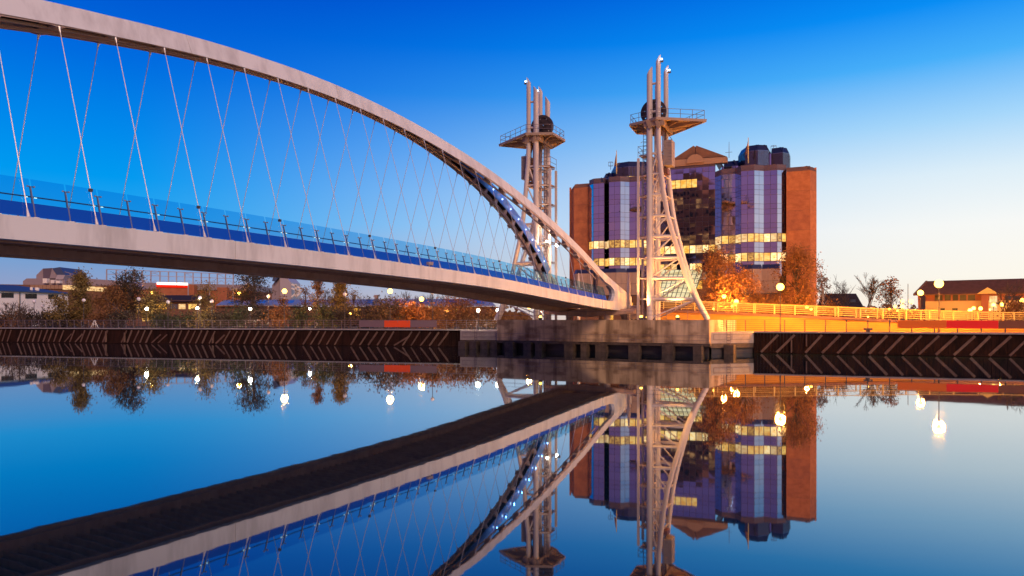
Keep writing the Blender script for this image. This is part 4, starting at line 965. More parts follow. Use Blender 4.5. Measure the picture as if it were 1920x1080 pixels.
# ------------------------------------------------------------------ left bank buildings
wa, wb = P(-120, 600, 139), P(128, 600, 166); wa.z = wb.z = 0
wh = thing('white_warehouse', 'long white rendered building with blue metal roof at the left edge', 'warehouse', (wb.x, wb.y, ZQ))
quadwall(wa, wb, ZQ, 9.65, M_white, 'wall', wh)
wd_ = (wb - wa).normalized(); wn = Vector((-wd_.y, wd_.x, 0)); wn = wn if wn.y > 0 else -wn
quadwall(wb, wb + wn * 16, ZQ, 9.65, M_brickd, 'end_wall', wh)
MB().hexa([Vector((wa.x, wa.y, 9.66)) - wn * .5, Vector((wb.x, wb.y, 9.66)) - wn * .5 + wd_ * .6, Vector((wb.x, wb.y, 11.3)) + wn * 8 - wd_ * 6, Vector((wa.x, wa.y, 11.3)) + wn * 8], [Vector((wa.x, wa.y, 9.86)) - wn * .5, Vector((wb.x, wb.y, 9.86)) - wn * .5 + wd_ * .6, Vector((wb.x, wb.y, 11.5)) + wn * 8 - wd_ * 6, Vector((wa.x, wa.y, 11.5)) + wn * 8]).build('roof', M_roofb, wh)
MB().hexa([Vector((wb.x, wb.y, 9.66)) - wn * .5 + wd_ * .6, Vector((wb.x, wb.y, 9.66)) + wn * 16.5 + wd_ * .6, Vector((wb.x, wb.y, 11.3)) + wn * 8.2 - wd_ * 6, Vector((wb.x, wb.y, 11.3)) + wn * 8 - wd_ * 6], [Vector((wb.x, wb.y, 9.86)) - wn * .5 + wd_ * .6, Vector((wb.x, wb.y, 9.86)) + wn * 16.5 + wd_ * .6, Vector((wb.x, wb.y, 11.5)) + wn * 8.2 - wd_ * 6, Vector((wb.x, wb.y, 11.5)) + wn * 8 - wd_ * 6]).build('roof', M_roofb, wh)
for (x0, x1, y0) in ((2, 25.5, 549), (47, 69, 550.7), (90, 109, 551.8), (-60, -25, 547)): winpx(x0, x1, y0, y0 + 9, wa, wb, M_win, wh, 'window', 3)
for x in (36.5, 118.5):
    c = onl(x, wa, wb) - wn * .12; MB().tube((c.x, c.y, ZQ), (c.x, c.y, 9.6), .09, n=6).build('downpipe', M_dsteel, wh)
for x, w_ in ((72.5, .3), (83, .45)): c = onl(x, wa, wb) + wn * 2.2; MB().tube((c.x, c.y, 10.0), (c.x, c.y, 10.95), w_, n=10).build('roof_vent', M_white, wh)
# museum of jagged metal volumes
mu = thing('shard_museum', 'distant museum of jagged grey and blue metal volumes above the white building', 'museum', tuple(P(95, 600, 240)))
def shard(pts, Y, dep, m, name='shard_panel'): MB().prism([P(x, y, Y) for x, y in pts], (0, dep, 0)).build(name, m, mu)
shard([(0, 600), (205, 600), (205, 536), (0, 533)], 238, 14, M_stone, 'base_wall'); shard([(43, 540), (180, 540), (180, 533), (122, 532), (120, 522), (50, 522), (43, 527)], 242, 14, M_clad, 'podium_block')
for i in range(8): shard([(57 + i * 7.6, 541.5), (64 + i * 7.6, 541.5), (64 + i * 7.6, 534.5), (57 + i * 7.6, 534.5)], 237.6, .3, M_stone2, 'wall_panel')
for i in range(7): shard([(117.5 + i * 12, 543 + i * .6), (128.8 + i * 12, 543 + i * .6), (128.8 + i * 12, 534.5 + i * .7), (117.5 + i * 12, 534.5 + i * .7)], 237.6, .3, E_winw, 'lit_window')  # glowing panels stand in for a lit stretch of beige wall
shard([(68, 523), (81, 523), (80.5, 503.5), (68, 516)], 243, 12, M_clad); shard([(81, 523), (92.5, 523), (97, 502.5), (80.5, 503.5)], 242.5, 12, M_cladd)
shard([(92.5, 524), (104, 524), (106, 515.4), (97.5, 502.5)], 242, 12, M_clad); shard([(98, 503), (106.5, 515.4), (122, 515.6), (112, 500.8)], 241.8, 12, M_bluef); shard([(104, 524), (118, 524), (122, 515.6), (106.5, 515.4)], 241.5, 12, M_cladl)
shard([(80, 531), (88, 531), (88, 522), (80, 522)], 240.5, 2, M_white, 'roof_plant'); shard([(95, 531), (101, 531), (101, 525), (95, 525)], 240.5, 2, M_white, 'roof_plant'); shard([(105, 531), (112, 531), (112, 526), (105, 526)], 240.5, 2, M_white, 'roof_plant')
shard([(120, 534), (240, 536), (230, 527), (160, 522), (120, 521)], 244, 12, M_clad, 'roof_slab')
s = MB()
for (a, b) in (((120, 509), (160, 521)), ((122, 515), (140, 519)), ((130, 512), (135, 520)), ((145, 517), (150, 521))): s.bar(P(*a, 243), P(*b, 243), .2, .2)
s.build('roof_truss', M_clad, mu)
# stadium
stt = thing('stadium', 'distant red brick stadium with open steel roof trusses and a glowing red sign', 'stadium', tuple(P(320, 600, 330)))
def stp(pts, Y, dep, m, name, par=None): return MB().prism([P(x, y, Y) for x, y in pts], (0, dep, 0)).build(name, m, par or stt)
stp([(170, 600), (470, 600), (470, 541), (170, 536)], 332, 30, M_brick, 'stand_wall'); stp([(150, 541), (470, 545), (470, 534.5), (150, 527)], 331.5, 30, M_clad, 'stand_roof')
stp([(407, 600), (425.5, 600), (425.5, 539), (407, 538.5)], 328, 3, M_brick, 'stair_tower')
stp([(293, 556), (364, 556), (364, 534), (293, 531)], 328, 3, M_brick, 'sign_block')
sg = partempty('stadium_sign', stt); stp([(293, 538.5), (352, 539.5), (354, 534), (292, 531)], 327.5, .5, E_signr, 'sign_band', sg)
stp([(294, 533.6), (330, 534.3), (330, 529.6), (294, 529)], 327, .4, E_sign, 'sign_letters', sg); stp([(332, 534.4), (351.5, 534.8), (351.5, 530.4), (332, 530)], 327, .4, E_sign, 'sign_letters', sg)
xs_ = [200, 218, 236, 252, 267, 283, 300, 316, 331, 346.5, 362, 377.5, 392.5, 407.5, 423, 437.5]
def ty(x): return 505 + (x - 200) * 9 / 238
for i, x in enumerate(xs_):
    MB().bar(P(x, 536, 333), P(x, ty(x), 333), .45, .45, up=Vector((0, 1, 0))).build('truss_post', M_cladl, stt)
s = MB(); s.bar(P(200, ty(200), 333), P(438, ty(438), 333), .28, .28); s.bar(P(200, 514, 333), P(438, 522.5, 333), .22, .22); s.build('truss_chord', M_cladl, stt)
s = MB()
for i in range(len(xs_) - 1):
    if i % 4 == 1: s.bar(P(xs_[i], 514, 333), P(xs_[i + 1], ty(xs_[i + 1]), 333), .15, .15); s.bar(P(xs_[i], ty(xs_[i]), 333), P(xs_[i + 1], 514 + (xs_[i + 1] - 200) * .036, 333), .15, .15)
    s.bar(P(xs_[i], 531, 333), P((xs_[i] + xs_[i + 1]) / 2, 526, 333), .15, .15); s.bar(P(xs_[i + 1], 532, 333), P((xs_[i] + xs_[i + 1]) / 2, 526, 333), .15, .15)
s.build('truss_braces', M_cladl, stt)
for x, y in ((353, 0), (393, 0), (437, 0), (199, 0)): MB().bar(P(x, 565, 327.5), P(x, 531, 327.5), .4, .4, up=Vector((0, 1, 0))).build('drain_pipe', M_cladl, stt)
# low brick offices with lit windows
ba, bb = P(236, 600, 150), P(402, 600, 150); ba.z = bb.z = 0
bo = thing('brick_office', 'low dark brick building with a row of yellow lit windows behind shrubs', 'office', (ba.x, ba.y, ZQ)); quadwall(ba, bb, ZQ, 7.75, M_brickd, 'wall', bo)
MB().hexa([P(228, 565.5, 149.2), P(404, 565.5, 149.2), P(392, 554, 156), P(296, 554, 156)], [P(228, 564.8, 149.5), P(404, 564.8, 149.5), P(392, 553.5, 156.3), P(296, 553.5, 156.3)]).build('roof', M_roofd, bo)
winpx(283, 312.5, 570, 579.7, ba, bb, E_win2, bo, 'lit_window', 4); winpx(318.5, 333, 570.5, 579, ba, bb, M_winb, bo, 'window', 2); winpx(335, 348, 570, 579.6, ba, bb, E_winw, bo, 'lit_window', 2); winpx(353.5, 369, 570, 579.6, ba, bb, E_win, bo, 'lit_window', 2)
winpx(240, 268, 571, 578, ba, bb, E_win2, bo, 'lit_window', 4); winpx(267, 288, 596, 602, ba, bb, E_win, bo, 'lit_window', 3)
# long shed with pale metal roof
la, lb_ = P(405, 600, 172), P(930, 600, 176); la.z = lb_.z = 0
ls = thing('long_shed', 'long low shed with a pale blue metal roof running behind the trees', 'shed', (la.x, la.y, ZQ)); quadwall(la, lb_, ZQ, 6.9, M_brickd, 'wall', ls)
roofp = [P(405, 573, 171), P(930, 574.5, 175), P(915, 561, 183), P(420, 563.5, 179)]
MB().hexa(roofp, [p + Vector((0, 0, .15)) for p in roofp]).build('roof', M_roofg, ls)
for k in range(10):
    a, b = roofp[0].lerp(roofp[1], (k + .5) / 10), roofp[3].lerp(roofp[2], (k + .5) / 10); MB().bar(a.lerp(b, .25) + Vector((0, 0, .22)), a.lerp(b, .8) + Vector((0, 0, .22)), 2.2, .12).build('rooflight', M_winb, ls)
MB().box(P(706, 557, 181), (.9, .9, 1.1)).box(P(706, 554.7, 181), (1.2, 1.2, .3)).build('roof_vent', M_clad, ls)
winpx(663, 676, 578, 592, la, lb_, E_win2, ls, 'lit_window', 2); winpx(795, 812, 571.5, 577, la, lb_, E_winw, ls, 'lit_window', 4); winpx(833, 858, 579.5, 583.5, la, lb_, E_win, ls, 'lit_window', 5)
# pale angular pavilion behind
pv = thing('angular_pavilion', 'pale angular hall with a pointed roof behind the trees under the bridge', 'hall', tuple(P(540, 600, 230)))
def pvs(pts, Y, m, n='wall_facet', dep=10): MB().prism([P(x, y, Y) for x, y in pts], (0, dep, 0)).build(n, m, pv)
pvs([(510, 600), (547, 600), (547, 565), (524, 518), (516, 527), (510, 535)], 232, M_clad); pvs([(526, 562), (547, 565), (546, 530), (536, 519), (524, 518)], 231, M_cladl); pvs([(510, 527), (516, 527), (524, 517), (514, 512)], 230, M_bluef, 'roof_facet')
s = MB()
for (a, b) in (((547, 533), (570, 543)), ((570, 543), (555, 557)), ((547, 540), (563, 549)), ((555, 533), (555, 557)), ((547, 557), (566, 540))): s.bar(P(*a, 230), P(*b, 230), .5, .5)
s.build('lattice_frame', M_white, pv)

# ------------------------------------------------------------------ near bank (behind the camera, seen in the mirror glass)
nb = thing('apartment_block', 'tall brick apartment block on the near bank, mirrored in the office glass', 'apartment block', (-66, -28, 2))
na, nbb = Vector((-79, -24, 0)), Vector((-52, -28, 0)); ne = (nbb - na).normalized(); nn = Vector((ne.y, -ne.x, 0)); nn = nn if nn.y > 0 else -nn
for (k0, k1, zt_) in ((0, .3, 50), (.3, .72, 60), (.72, 1, 54)):
    p, q = na.lerp(nbb, k0), na.lerp(nbb, k1); MB().prism([(p.x, p.y, 1.9), (q.x, q.y, 1.9), (q.x, q.y, zt_), (p.x, p.y, zt_)], nn * -12).build('wall', M_brick, nb)
for k in range(19):
    for j in range(10):
        p = na.lerp(nbb, (j + .5) / 10); z = 5 + k * 2.9
        if z > (47 if j < 3 else 57 if j < 7 else 51) or (k * 7 + j * 5) % 7 == 0: continue
        MB().box((p.x + nn.x * .1, p.y + nn.y * .1, z), (1.5, .25, 1.5), (ne, nn, Vector((0, 0, 1)))).build('window', E_win if (k * 3 + j * 5) % 5 == 0 else M_white if j in (2, 7) else M_win, nb)

# ------------------------------------------------------------------ trees
def tree(x, ytop, Y, wpx, kind, label, leaves=2600, shape='oval', yb=None, bark=None, leafsize=.17, clumps=40, cat='tree', name='tree', zb=None, trunkfrac=.3, density=1.0, spread=.55):
    rnd = random.Random(int(x * 13 + ytop)); zt = H + (600 - ytop) / F * Y; zb = ZQ if zb is None else zb
    X = (x - 960) / F * Y; w_ = wpx / F * Y / 2; ht = zt - zb; root = thing(name, label, cat, (X, Y, zb))
    tz = zb + ht * trunkfrac; s = MB(); lean = rnd.uniform(-.04, .04) * ht
    r0 = .02 * ht + .05
    s.path([(X, Y, zb - .1), (X + lean * .4, Y, zb + ht * .3), (X + lean, Y, zb + ht * .6), (X + lean * 1.3, Y, zb + ht * .92)], [r0, r0 * .75, r0 * .45, .03], 6)
    cl = []
    for i in range(clumps):
        v = rnd.random() ** .85; z = lerp(tz, zt - .25, v)
        if shape == 'oval': rad = w_ * math.sin(math.pi * (clamp(v * .86 + .12))) ** .6
        elif shape == 'cone': rad = w_ * (1 - v) ** .75 + .1
        elif shape == 'broad': rad = w_ * (1 - max(0, v - .5) ** 2 * 2.6)
        a = rnd.random() * 2 * math.pi; rr = rad * math.sqrt(rnd.random()) * .92
        c = Vector((X + lean * v + math.cos(a) * rr, Y + math.sin(a) * rr * .9, z)); cl.append((c, rnd.uniform(.55, 1.25)))
        f0 = clamp((z - zb) / ht * .8, .18, .85); s.tube((X + lean * f0, Y, zb + ht * f0 * .9), tuple(c), r0 * .28, .02, n=4, cap=False)
    s.build('trunk', bark or M_trunk, root)
    m = MB(); cr = spread * w_ * (1.9 / math.sqrt(max(1, clumps / 10)))
    nper = max(1, leaves // clumps); V = []; Fc = []
    for c, q in cl:
        for j in range(int(nper * q)):
            g = Vector((rnd.gauss(0, 1), rnd.gauss(0, 1), rnd.gauss(0, .8))); p = c + g * cr * q * .5
            if p.z < zb + .1: continue
            a = Vector((rnd.gauss(0, 1), rnd.gauss(0, 1), rnd.gauss(0, 1))).normalized() * leafsize * rnd.uniform(.6, 1.3); b = a.cross(Vector((rnd.gauss(0, 1), rnd.gauss(0, 1), rnd.gauss(0, 1)))).normalized() * leafsize * .55
            o = len(V); V += [tuple(p - a), tuple(p + b), tuple(p + a), tuple(p - b)]; Fc.append((o, o + 1, o + 2, o + 3))
    m.v = V; m.f = Fc; m.build('crown', LV[kind], root, kind='stuff')
    return root
def bare(x, ytop, Y, wpx, label, n=5, fan=False, bark=None, yb=None, gen=4):
    rnd = random.Random(int(x * 7 + 3)); zt = H + (600 - ytop) / F * Y; zb = ZQ; ht = zt - zb; X = (x - 960) / F * Y; w_ = wpx / F * Y / 2
    root = thing('bare_tree', label, 'tree', (X, Y, zb)); tr = MB(); br_ = MB()
    def grow(p, d, ln, r, g):
        q = p + d * ln; (tr if g >= gen - 1 else br_).tube(p, q, r, r * .66, n=4 if g < 3 else 6, cap=False)
        if g == 0: return
        for i in range(3 if g > 1 else 4):
            e = (d + Vector((rnd.gauss(0, .42), rnd.gauss(0, .42), rnd.uniform(-.05, .35)))).normalized()
            grow(p + d * ln * rnd.uniform(.45, 1.), e, ln * rnd.uniform(.55, .8), max(r * .6, .018), g - 1)
    stems = n if fan else 2
    for i in range(stems):
        a = rnd.uniform(-1, 1); grow(Vector((X + a * .2, Y, zb)), Vector((a * w_ / ht * (1.1 if fan else .4), rnd.uniform(-.15, .15), 1)).normalized(), ht * .40, .09 if not fan else .05, gen)
    tr.build('trunk', bark or M_trunk, root); br_.build('crown', bark or M_trunk, root, kind='stuff'); return root
tree(150, 511, 124, 58, 'olive', 'tall olive brown tree in front of the white warehouse end', 5200, 'cone', clumps=60, trunkfrac=.12)
tree(112, 556, 121, 44, 'olive', 'low spreading olive tree reaching across the white wall', 1800, 'broad', clumps=26, trunkfrac=.25)
tree(207, 536, 125, 60, 'brown', 'rounded rusty brown tree left of the tall dark clumpy one', 4200, 'oval', clumps=44, trunkfrac=.1)
tree(252, 503, 128, 62, 'dark', 'tall dark clumpy tree before the stadium trusses', 4800, 'oval', clumps=34, spread=.42, trunkfrac=.2)
tree(292, 545, 122, 52, 'olive', 'bushy olive tree under the orange lamp near the lit office', 3000, 'broad', clumps=34, trunkfrac=.1)
tree(384, 530, 128, 44, 'olive', 'pale slender tree in front of the right half of the stadium', 1500, 'oval', clumps=28, trunkfrac=.2)
tree(476, 508, 132, 80, 'dark', 'big dark spreading tree whose top touches the bridge underside', 5200, 'oval', clumps=38, spread=.45, trunkfrac=.25)
tree(532, 560, 128, 24, 'brown', 'small round brown tree below the bright orange street lamp', 900, 'oval', clumps=14, trunkfrac=.2)
tree(575, 540, 150, 22, 'brown', 'small russet tree between the pale hall and the slim birch', 900, 'oval', clumps=14, trunkfrac=.2)
tree(593, 524, 122, 24, 'brown', 'slim birch with a pale trunk right of the russet tree', 1700, 'oval', clumps=26, bark=M_birch, trunkfrac=.35)
tree(640, 526, 120, 46, 'olive', 'pointed dark olive tree beside the white globe lamp under the bridge', 4200, 'cone', clumps=50, trunkfrac=.2)
tree(664, 545, 150, 26, 'gold', 'small golden tree peeping out right of the pointed olive one', 900, 'oval', clumps=16)
bare(612, 528, 150, 28, 'leafless twiggy tree just right of the slim birch')
bare(628, 535, 160, 24, 'leafless tree between the birch and the pointed olive tree')
bare(690, 545, 165, 26, 'low leafless tree above the shed roof left of its vent')
for i, (x, y, lb) in enumerate(((752, 538, 'leafless orange lit tree at the left end of the row behind the shed'), (776, 541, 'leafless orange lit tree behind the low orange lamp'), (806, 544, 'leafless tree behind the dark globe lamp'), (838, 549, 'leafless tree under the sloping bridge beam, right of the dark globe lamp'), (868, 552, 'leafless tree at the right end of the row behind the shed'))):
    bare(x, y, 150, 36, lb, bark=M_trunk)
bare(20, 557, 120, 46, 'fan shaped leafless shrub tree at the left edge before the white wall', 6, True, gen=3); bare(40, 560, 119, 40, 'second fan shaped leafless tree beside the downpipe of the white wall', 5, True, gen=3)
tree(865, 556, 130, 90, 'orange', 'broad russet tree glowing orange behind the twin white lamps', 3600, 'broad', clumps=44, trunkfrac=.05)
# right bank trees
tree(1348, 468, 95, 92, 'orange', 'large orange lit autumn tree in front of the office block, beside the raking legs', 9000, 'oval', clumps=60, leafsize=.14, trunkfrac=.2)
tree(1398, 505, 96, 60, 'orange', 'lower orange lit tree between the large autumn tree and the street lamp', 2600, 'oval', clumps=34, leafsize=.14, trunkfrac=.2)
tree(1492, 470, 97, 86, 'orange', 'tall orange lit tree behind the bright street lamp, before the brick end', 9500, 'oval', clumps=60, leafsize=.14, trunkfrac=.15)
tree(1545, 505, 125, 30, 'brown', 'thin half bare tree just right of the office block', 900, 'oval', clumps=22, bark=M_birch)
bare(1566, 528, 130, 24, 'small leafless tree behind the dark roofed shed'); bare(1578, 520, 132, 22, 'thin upright leafless tree over the dark shed roof')
bare(1625, 515, 120, 34, 'leafless tree alone against the bright sky right of the shed', gen=5)
tree(1668, 524, 118, 50, 'brown', 'half bare leafy tree left of the house gable', 1500, 'oval', clumps=34, spread=.4, trunkfrac=.15)
bare(1672, 522, 118, 46, 'leafless branches rising through the leafy tree by the house')
bare(1885, 535, 98, 44, 'leafless tree in front of the house at the right edge', gen=5); tree(1905, 566, 96, 40, 'brown', 'low round bush at the right edge before the house', 1400, 'broad', clumps=22, trunkfrac=.05, cat='bush', name='bush')
for (x, y, w_, k, lb) in ((1300, 560, 40, 'orange', 'low orange lit bush behind the ramp rail below the atrium'), (1420, 556, 44, 'orange', 'orange lit bush left of the bright lamp post behind the ramp rail'), (1500, 560, 50, 'orange', 'orange lit bush right of the bright lamp post behind the ramp rail'), (1450, 566, 40, 'brown', 'dim bush directly behind the bright lamp post'), (1560, 570, 40, 'brown', 'brown bush in front of the dark shed')):
    tree(x, y, 97, w_, k, lb, 1500, 'broad', clumps=24, trunkfrac=.05, cat='bush', name='bush', leafsize=.16)
for (bx, by, bh, bw, lb) in ((-66, -14, 34, 7.5, 'tall dark tree on the near bank before the brick apartment block'), (-56, -15, 27, 5.5, 'smaller dark tree on the near bank beside the tall one')):
    rnd = random.Random(int(bh)); root = thing('tree', lb, 'tree', (bx, by, 2)); m = MB(); V = []; Fc = []; tk = MB().tube((bx, by, 1.9), (bx, by, bh * .8), .5, .1, n=6)
    for i in range(46):
        v = rnd.random(); a = rnd.random() * 6.28; rr = bw * math.sin(math.pi * (.12 + v * .84)) * math.sqrt(rnd.random()); c = Vector((bx + math.cos(a) * rr, by + math.sin(a) * rr, 2 + bh * (.25 + .75 * v))); tk.tube((bx, by, 2 + bh * (.2 + .6 * v)), tuple(c), .12, .03, n=4, cap=False)
        for j in range(90):
            p = c + Vector((rnd.gauss(0, 1), rnd.gauss(0, 1), rnd.gauss(0, 1))); a1 = Vector((rnd.gauss(0, 1), rnd.gauss(0, 1), rnd.gauss(0, 1))).normalized() * .35; b1 = a1.cross(Vector((rnd.gauss(0, 1), 1, rnd.gauss(0, 1)))).normalized() * .2
            o = len(V); V += [tuple(p - a1), tuple(p + b1), tuple(p + a1), tuple(p - b1)]; Fc.append((o, o + 1, o + 2, o + 3))
    tk.build('trunk', M_trunk, root); m.v = V; m.f = Fc; m.build('crown', LV['dark'], root, kind='stuff')
# shrubs along the left promenade
sl = ['dark low shrub at the left edge behind the quay railing', 'brown low shrub beneath the fan shaped bare trees', 'dark shrub left of the first globe lamp', 'dark dense shrub right of the first globe lamp', 'dark shrub below the spreading olive tree', 'dim shrub under the tall olive tree', 'brown shrub beneath the rusty tree', 'dark shrub under the tall clumpy tree', 'dense dark shrub below the lit office windows, left part', 'dense dark shrub below the lit office windows, right part', 'olive shrub behind the small white lamp', 'dark shrub between the two white lamps left of the big dark tree', 'large dark shrub behind the first starry white lamp', 'dark shrub under the big dark tree', 'brown shrub left of the tall orange lamp', 'dark round bush left of the slim birch', 'dark round bush right of the slim birch', 'dark shrub below the pointed olive tree', 'dark mound of shrubs left of the mauve banner', 'dark mound of shrubs behind the mauve banner', 'russet mound of shrubs above the orange banner', 'russet shrubs lit orange right of the banners lamp', 'orange lit hedge below the leafless row', 'dim russet hedge left of the twin white lamps', 'dim hedge behind the twin white lamps', 'dark hedge just left of the plinth']
sx = [(5, 585, 50), (30, 590, 60), (52, 584, 40), (84, 583, 54), (118, 588, 46), (150, 585, 60), (190, 583, 54), (228, 582, 50), (312, 590, 50), (350, 590, 56), (385, 582, 44), (410, 584, 44), (450, 578, 60), (488, 580, 50), (520, 582, 46), (566, 572, 44), (606, 570, 44), (640, 582, 50), (692, 574, 56), (722, 560, 64), (752, 566, 60), (780, 572, 50), (812, 575, 50), (842, 578, 48), (880, 578, 50), (915, 582, 50)]
kinds = ['dark', 'brown', 'dark', 'dark', 'dark', 'olive', 'brown', 'dark', 'green', 'green', 'olive', 'dark', 'green', 'dark', 'brown', 'green', 'green', 'dark', 'dark', 'dark', 'brown', 'orange', 'orange', 'orange', 'brown', 'brown']
for (x, y, w_), lb, k in zip(sx, sl, kinds):
    Yq = qL(x).y + 8 + (x * 37 % 7); tree(x, y + (6 if x < 300 else 3), Yq, w_, k, lb, 1300, 'broad', clumps=20, trunkfrac=.02, cat='shrub', name='shrub', leafsize=.2)
# far tree line on both sides
def farline(x0, x1, Y, y, name, lb, seed):
    rnd = random.Random(seed); V = []; Fc = []; x = x0
    while x < x1:
        h_ = rnd.uniform(.5, 1.1) * (600 - y); 
        for j in range(60):
            px = x + rnd.gauss(0, 5); py = 600 - abs(rnd.gauss(0, .5)) * h_; p = P(px, py, Y + rnd.uniform(-6, 6)); r_ = Y * .0022
            a = Vector((rnd.gauss(0, 1), 0, rnd.gauss(0, 1))).normalized() * r_; b = Vector((-a.z, .3, a.x)); o = len(V); V += [tuple(p - a), tuple(p + b), tuple(p + a), tuple(p - b)]; Fc.append((o, o + 1, o + 2, o + 3))
        x += 5
    m = MB(); m.v = V; m.f = Fc; ob_ = m.build(name, LV['brown'], None, kind='stuff'); return ob_
farline(-150, 990, 420, 585, 'distant_woods', '', 1); farline(1480, 2150, 300, 578, 'distant_woods', '', 2)

# ------------------------------------------------------------------ lamps
def lamp_proto(h, r, em, pm, name='street_lamp', glow=None):
    root = bpy.data.objects.new(name, None); COL.objects.link(root); ORG[root.name] = (0, 0, 0)
    MB().tube((0, 0, 0), (0, 0, .9), .085, .07, n=8).tube((0, 0, .9), (0, 0, h - r), .05, .038, n=8).build('lamp_post', pm, root, True)
    MB().ball((0, 0, h), r, 14, 10).build('globe', em, root, True); MB().tube((0, 0, h - r - .08), (0, 0, h - r + .05), .09, .11, n=8).build('collar', pm, root); return root
def lamp(x, y, Y, r, em, label, pm=M_dsteel, group=None, e=0, col=(1, .5, .15), zb=ZQ):
    p = P(x, y, Y); o = lamp_proto(p.z - zb, r, em, pm); o.location = (p.x, p.y, zb); o['label'] = label; o['category'] = 'street lamp'
    if group: o['group'] = group
    if e:
        light((p.x, p.y, p.z), e * (5 if em is E_white else 9 if x < 1000 else 6), col, r * 1.15, 'street_lamp_light')
    return o
SOD = (1, .36, .045); WHT = (1, .82, .55)
def yl(x, d=3): return qL(x).y + d
glb = [(64, 565, 'unlit globe lamp before the white wall, left of the windows'), (79, 574, 'smaller unlit globe lamp further back before the white wall'), (157, 563, 'unlit globe lamp under the tall olive tree'), (260, 560.5, 'unlit globe lamp below the dark clumpy tree'), (315, 566, 'unlit globe lamp in front of the lit office windows'), (375, 558, 'unlit globe lamp just above the starry white lamp by the office'), (397.5, 565, 'unlit globe lamp at the right end of the brick office'), (503.5, 555.5, 'unlit globe lamp left of the tall orange street lamp'), (646.5, 552, 'unlit globe lamp in front of the pointed olive tree'), (811, 549, 'dim globe lamp on a thin pole just under the bridge beam')]
for x, y, lb in glb: lamp(x, y, yl(x, 2.5 if x != 79 else 26), .27, M_globe, lb, group='unlit globe lamps along the left promenade')
for x, y, Y, r, e, lb in ((284.5, 549.5, 130, .28, 500, 'orange street lamp among the trees before the stadium sign'), (448.5, 550.5, 132, .32, 900, 'orange street lamp at the right end of the stadium'), (533.5, 546, yl(533, 1.5), .36, 1500, 'tall bright orange street lamp standing before the pale hall'), (731.5, 546, yl(731, 3), .36, 1500, 'bright orange street lamp right under the bridge beam'), (790.5, 561, 112, .36, 1500, 'broad glowing orange lamp before the leafless row'), (656.5, 588, 130, .22, 300, 'low orange lamp by the shed door'), (992, 576, 105, .28, 600, 'orange lamp left of the dark space beneath the bridge end')):
    lamp(x, y, Y, r, E_orb if r > .3 else E_or, lb, group='lit orange lamps on the left bank', e=e, col=SOD)
for x, y, Y, r, e, lb in ((275, 579, 118, .24, 250, 'small white lamp left of the yellow office windows'), (370, 578, yl(370, 2), .18, 900, 'bright white lamp at the right of the office windows'), (469, 579, yl(469, 1), .20, 1100, 'bright white lamp low before the dark tree'), (581, 579, 120, .20, 150, 'small white lamp among the dark round bushes'), (896.5, 582, 93, .20, 900, 'left one of the twin white lamps beside the plinth'), (933.5, 582, 92, .20, 900, 'right one of the twin white lamps, at the plinth corner')):
    lamp(x, y, Y, r, E_white, lb, group='lit white lamps on the left bank', e=e, col=WHT, zb=ZQ if x < 930 else 3.6)
rl = [(1463, 538, qR(1463).y + .9, .40, 4200, 'bright orange globe lamp on the right quay before the office trees'), (1760.5, 532, qR(1760).y + .9, .42, 4200, 'bright orange globe lamp on the right quay before the house roof'),
      (1726, 549, 92, .36, 900, 'large orange globe lamp at the house gable'), (1357.5, 556, 93, .26, 700, 'orange globe lamp behind the ramp below the large autumn tree'), (1380.5, 565.5, 92, .30, 900, 'orange globe lamp behind the ramp, lower right of its neighbour')]
for x, y, Y, r, e, lb in rl: lamp(x, y, Y, r, E_orb, lb, group='lit globe lamps on the right bank', e=e * 2.2, col=SOD)
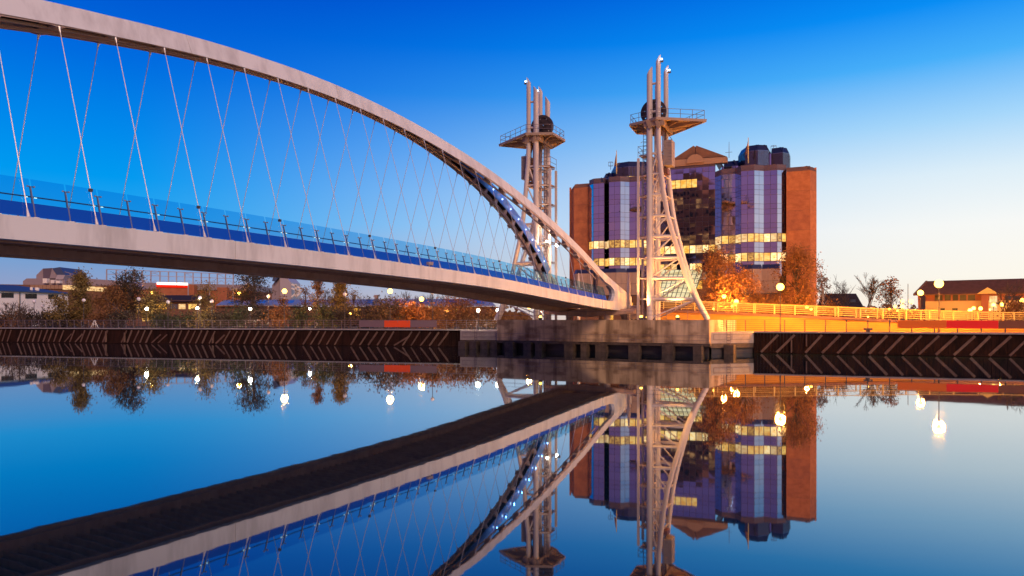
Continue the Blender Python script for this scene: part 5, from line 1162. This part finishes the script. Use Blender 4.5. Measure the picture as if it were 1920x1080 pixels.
sm_l = [(1692.5, 565, 108, .26, 'upper left lamp of the cluster left of the house'), (1708.5, 565.5, 106, .30, 'upper right lamp of the cluster left of the house'), (1692, 574.5, 104, .27, 'lower lamp in the middle of the cluster left of the house'), (1678.5, 575, 104, .22, 'left lamp of the cluster left of the house'), (1667.5, 580, 104, .18, 'lowest left lamp of the cluster left of the house'), (1683, 582, 104, .16, 'tiny lowest lamp of the cluster left of the house'), (1819, 582, 102, .27, 'low lamp before the cream wall, left one of three'), (1825.5, 578, 103, .25, 'low lamp before the cream wall, middle one of three'), (1838.5, 578.5, 102, .26, 'low lamp before the cream wall, right one of three'), (1863, 571.5, 101, .24, 'low lamp left of the house porch window'), (1878.5, 571, 101, .26, 'low lamp right of the house porch'), (1916, 563, 100, .30, 'lamp at the extreme right edge before the house'), (1513, 576, 92, .2, 'small lamp behind the ramp rail below the tall orange tree'), (1521, 580, 92, .16, 'tiny lamp behind the ramp rail right of its twin'), (1373, 574, 92, .15, 'tiny lamp seen through the ramp rail by the autumn tree')]
for i, (x, y, Y, r, lb) in enumerate(sm_l): lamp(x, y, Y, r, E_orb, lb, group='small globe lamps behind the ramp', e=900 if i % 2 == 0 else 0, col=SOD)
# two wall-washing lamps already named above light the ramp wall; small ground light on the ramp edge
for x, y, lb in ((1337.5, 579, 'tiny ground light at the left end of the ramp edge'), (1627.5, 594, 'tiny ground light on the ramp edge above the bollard')):
    p = onl(x, ra0 - rnv * .3, ra1 - rnv * .3); z = H + (600 - y) / F * p.y; tag(MB().ball((p.x, p.y, z), .09, 8, 6).build('ground_light', E_orb), lb, 'ground light')

p = P(1702.5, 578, 106); fpl = thing('flagpole', 'thin bare pole rising between the cluster of lamps left of the house', 'pole', (p.x, p.y, ZQ)); MB().tube((p.x, p.y, ZQ), P(1702.5, 532, 106), .06, .04, n=6).build('pole', M_dsteel, fpl)
p = qL(166) + Vector((0, 1.6, 0)); af = thing('a_frame', 'small white A-frame stand on the left promenade behind the railing', 'stand', (p.x, p.y, ZQ))
for sx_ in (-1, 1):
    for sy_ in (-1, 1): MB().bar((p.x + .45 * sx_, p.y + .3 * sy_, ZQ), (p.x + .05 * sx_, p.y, ZQ + 1.25), .06, .06, up=Vector((0, 1, 0))).build('leg', M_white, af)
MB().bar((p.x - .22, p.y, ZQ + .6), (p.x + .22, p.y, ZQ + .6), .05, .05).build('cross_bar', M_white, af)
